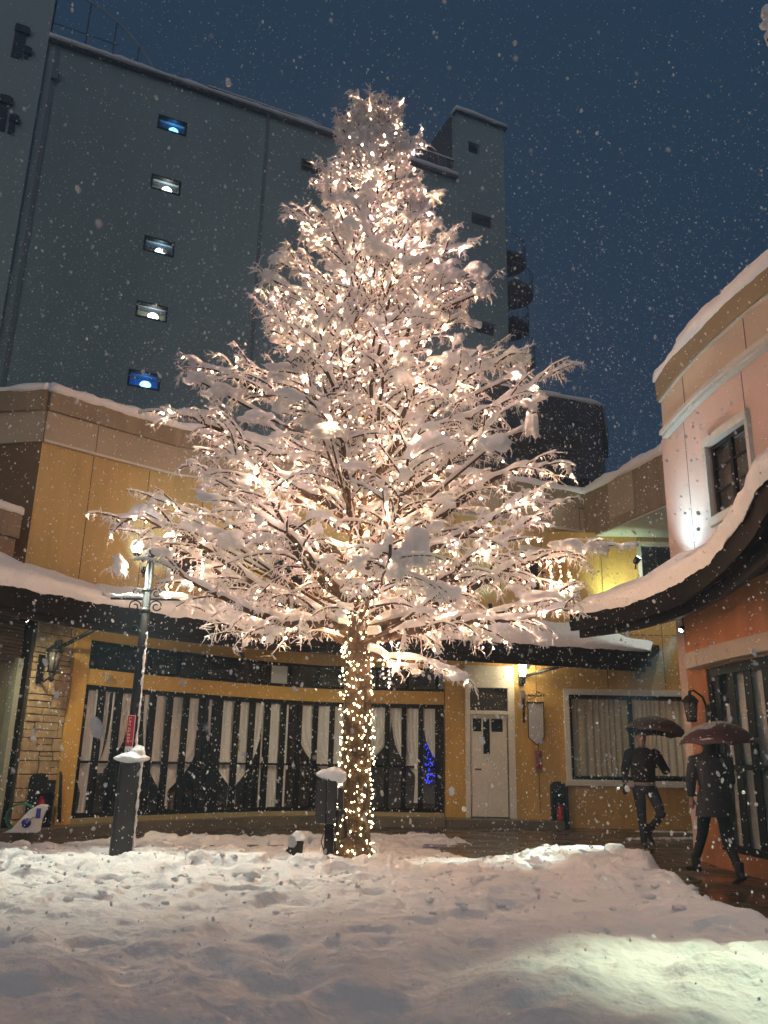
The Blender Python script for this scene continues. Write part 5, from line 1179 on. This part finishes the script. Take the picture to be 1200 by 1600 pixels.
mb.tube([q(-.16, .0, 1.42), sLs+Vector((-.015, 0, -.03)), eL, wL+Vector((0, 0, .03))], [.085, .082, .068, .044], 12); mb.tube([q(.16, .0, 1.42), sRs+Vector((.015, 0, -.03)), eR, wR+Vector((.03, .02, -.02))], [.085, .082, .07, .046], 12)
fuse(mb, 'sweater', KNIT, man, .013, 4)
mb = MB(); loft(mb, [(q(0, 0, .915), .172, .132, 0), (q(0, 0, .975), .172, .132, 0)], 20); fuse(mb, 'shirt_hem', SHIRT, man, .012, 2)
mb = MB(); loft(mb, [(q(0, 0, .80), .13, .10, 0), (q(0, 0, .88), .165, .125, 0), (q(0, 0, .955), .160, .12, 0)])
mb.tube([hipL+Vector((0, 0, -.02)), hipL.lerp(kL, .45), kL, kL.lerp(aL, .5), aL+Vector((0, 0, .03))], [.098, .092, .070, .062, .052], 12)
mb.tube([hipR+Vector((0, 0, -.02)), hipR.lerp(kR, .45), kR, kR.lerp(aR, .5), aR+Vector((0, -.01, .04))], [.098, .092, .072, .062, .052], 12); fuse(mb, 'jeans', JEAN, man, .012, 3)
mb = MB(); boot(mb, aL, (-.15, -1, 0)); fuse(mb, 'boot', BOOT, man, .010, 2)
mb = MB(); boot(mb, aR, (.25, -1, 0), -.75); fuse(mb, 'boot', BOOT, man, .010, 2)
mb = MB(); hand_mesh(mb, wL, (-.05, -.1, -1), .45, 1); fuse(mb, 'glove', GLOVE, man, .007, 1)
mb = MB(); hand_mesh(mb, wR+Vector((.02, .01, -.02)), (-.6, -.2, .55), 1.5, -1); fuse(mb, 'glove', GLOVE, man, .007, 1)
umbrella(q(.235, -.12, 1.97), (.13, .02, 1), .49, .27, UMB1, 'plain brown umbrella held by the person in the black sweater', wR+Vector((-.03, -.03, .05)))
# ---- the person in the coat, stepping away to the left along the wall
B = Vector((3.90, 10.20, 0))
wom = thing('person', 'person in long charcoal coat striding under the snow dusted maroon umbrella', 'person', B)
d_ = Vector((-.35, .93, 0)); rz = math.radians(20)
aL, aR = q(-.13, .38, .13), q(.10, -.30, .11); kL, kR = q(-.06, .30, .46), q(.08, -.06, .47); hipL, hipR = q(-.09, .03, .83), q(.08, -.02, .83)
sLs, sRs = q(-.17, .04, 1.32), q(.18, -.03, 1.32); eL, wL = q(-.25, .0, 1.08), q(-.24, .06, .86); eR, wR = q(.25, .06, 1.09), q(.05, .20, 1.20)
mb = MB(); mb.tube([q(0, 0, 1.26), q(0, .01, 1.38), q(-.01, .02, 1.45)], [.06, .048, .047], 10)
loft(mb, [(q(-.01, .05, 1.42), .030, .04, rz), (q(-.01, .05, 1.455), .052, .065, rz), (q(-.01, .035, 1.51), .068, .088, rz), (q(-.01, .03, 1.57), .070, .09, rz), (q(-.01, .025, 1.615), .05, .065, rz), (q(-.01, .025, 1.635), .02, .03, rz)])
mb.tube([q(-.045, .115, 1.54), q(-.055, .14, 1.515), q(-.045, .115, 1.50)], [.009, .013, .009], 6)
loft(mb, [(q(0, 0, .88), .13, .09, rz), (q(0, 0, 1.05), .11, .085, rz), (q(0, 0, 1.25), .14, .09, rz), (q(0, 0, 1.33), .07, .05, rz)])
mb.tube([sLs, eL, wL], [.038, .034, .024], 8); mb.tube([sRs, eR, wR], [.038, .034, .024], 8); mb.tube([hipL, kL, aL], [.065, .045, .033], 8); mb.tube([hipR, kR, aR], [.065, .045, .033], 8)
fuse(mb, 'body', SKIN, wom, .010, 3)
mb = MB(); loft(mb, [(q(.0, .0, 1.36), .075, .06, rz), (q(.0, .0, 1.45), .088, .08, rz), (q(.0, .012, 1.54), .088, .095, rz), (q(-.0, .015, 1.60), .072, .085, rz), (q(-.01, .02, 1.65), .03, .04, rz)]); fuse(mb, 'hair', HAIR, wom, .010, 3)
mb = MB(); loft(mb, [(q(-.01, .02, .68), .215, .19, rz), (q(-.005, .01, .82), .205, .165, rz), (q(0, 0, 1.0), .175, .13, rz), (q(0, 0, 1.18), .18, .13, rz), (q(0, 0, 1.30), .185, .115, rz), (q(0, 0, 1.37), .12, .085, rz), (q(0, .01, 1.42), .07, .07, rz)])
mb.tube([q(-.13, .03, 1.31), sLs, eL, wL+Vector((0, 0, .04))], [.075, .075, .062, .045], 12); mb.tube([q(.13, -.02, 1.31), sRs, eR, wR], [.075, .075, .064, .045], 12); fuse(mb, 'coat', COAT, wom, .012, 4)
mb = MB(); mb.tube([hipL, kL, aL+Vector((0, 0, .05))], [.088, .062, .046], 12); mb.tube([hipR, kR, aR+Vector((0, 0, .03))], [.088, .062, .046], 12); loft(mb, [(q(0, 0, .74), .12, .09, rz), (q(0, 0, .88), .13, .1, rz)]); fuse(mb, 'trousers', TIGHT, wom, .012, 3)
mb = MB(); boot(mb, aL, d_, 0, .92); fuse(mb, 'boot', BOOT, wom, .010, 2)
mb = MB(); boot(mb, aR, d_, -.5, .92); fuse(mb, 'boot', BOOT, wom, .010, 2)
mb = MB(); hand_mesh(mb, wL+Vector((0, 0, .01)), (0, .1, -1), .5, 1, s=.9); fuse(mb, 'hand', SKIN, wom, .007, 1)
mb = MB(); hand_mesh(mb, wR, (-.6, .3, .5), 1.5, -1, s=.9); fuse(mb, 'hand', SKIN, wom, .007, 1)
umbrella(q(.13, .06, 1.73), (-.04, -.05, 1), .46, .24, UMB2, 'snow dusted maroon umbrella held by the person in the charcoal coat', wR+Vector((-.03, .03, .05)), sn=.022)

# =================================================================== FALLING SNOW
rs = np.random.default_rng(5); N = 125000
Yv = .9+(27-.9)*rs.random(N*2)**.5; keep = rs.random(N*2) < .5; Yv = Yv[keep]; N = len(Yv)
up_ = np.empty(N); pxs = rs.uniform(-60, 1260, N); pys = rs.uniform(-60, 1560, N)

_bm = bmesh.new(); bmesh.ops.create_icosphere(_bm, subdivisions=1, radius=1)
base = np.array([tuple(v.co*(1+.18*((v.index*7) % 5-2)/2)) for v in _bm.verts]); faces = np.array([tuple(v.index for v in f.verts) for f in _bm.faces]); _bm.free()
Dv = np.array(FW)[None]+np.outer((pxs-600)/F, np.array(RT))+np.outer((800-pys)/F, np.array(UP)); C3 = np.array(CAM0)[None]+Dv*(Yv/Dv[:, 1])[:, None]
ok = (C3[:, 2] > .25) & (C3[:, 2] < 15) & ~((Yv < 3.2) & ((rs.random(N) < .5) | (pys > 1230)))
C3 = C3[ok]; Yk = Yv[ok]; n_ = len(C3)
r = .0041*np.exp(rs.normal(0, .5, n_))*(.72+.045*Yk)*np.where(rs.random(n_) < .03, 1.9, 1)
st = rs.uniform(.8, 1.7, n_); ta = rs.uniform(-.7, .3, n_); az_ = rs.uniform(0, 6.28, n_)
bx_, by_, bz_ = base[:, 0][None]*.8*r[:, None], base[:, 1][None]*.8*r[:, None], base[:, 2][None]*(r*st)[:, None]
x1 = bx_*np.cos(az_)[:, None]-by_*np.sin(az_)[:, None]; y1 = bx_*np.sin(az_)[:, None]+by_*np.cos(az_)[:, None]
x2 = x1*np.cos(ta)[:, None]+bz_*np.sin(ta)[:, None]; z2 = -x1*np.sin(ta)[:, None]+bz_*np.cos(ta)[:, None]
VV = (np.stack([x2, y1, z2], -1)+C3[:, None, :]).reshape(-1, 3); FF = (faces[None]+(np.arange(n_)*len(base))[:, None, None]).reshape(-1, 3)
me = bpy.data.meshes.new('falling_snow'); me.vertices.add(len(VV)); me.vertices.foreach_set('co', VV.ravel()); me.loops.add(FF.size); me.loops.foreach_set('vertex_index', FF.ravel().astype(np.int32))
me.polygons.add(len(FF)); me.polygons.foreach_set('loop_start', np.arange(0, FF.size, 3, dtype=np.int32)); me.update(calc_edges=True)
FLK = bpy.data.materials.new('snowflake'); FLK.use_nodes = True; nt = FLK.node_tree; nt.nodes.clear()
o_ = nt.nodes.new('ShaderNodeOutputMaterial'); d1 = nt.nodes.new('ShaderNodeBsdfDiffuse'); d2 = nt.nodes.new('ShaderNodeBsdfTranslucent'); m3 = nt.nodes.new('ShaderNodeMixShader')
d1.inputs[0].default_value = (.95, .95, .95, 1); d2.inputs[0].default_value = (.95, .95, .95, 1); m3.inputs[0].default_value = .5
nt.links.new(d1.outputs[0], m3.inputs[1]); nt.links.new(d2.outputs[0], m3.inputs[2]); nt.links.new(m3.outputs[0], o_.inputs[0])
me.materials.append(FLK)
if HAZE:
    mb = MB(); mb.box((0, 30, 18), (110, 90, 39)); hz_o = mb.build('haze', bpy.data.materials.new('haze'))
    hm = hz_o.data.materials[0]; hm.use_nodes = True; nt = hm.node_tree; nt.nodes.clear(); o_ = nt.nodes.new('ShaderNodeOutputMaterial'); pv = nt.nodes.new('ShaderNodeVolumePrincipled')
    pv.inputs['Color'].default_value = (.50, .76, 1, 1); pv.inputs['Density'].default_value = HAZE; pv.inputs['Anisotropy'].default_value = .3; nt.links.new(pv.outputs[0], o_.inputs['Volume']); tag(hz_o, kind='stuff')
o = bpy.data.objects.new('falling_snow', me); COL.objects.link(o); tag(o, kind='stuff'); tag(o, 'snowflakes falling through the whole square', 'snowfall')
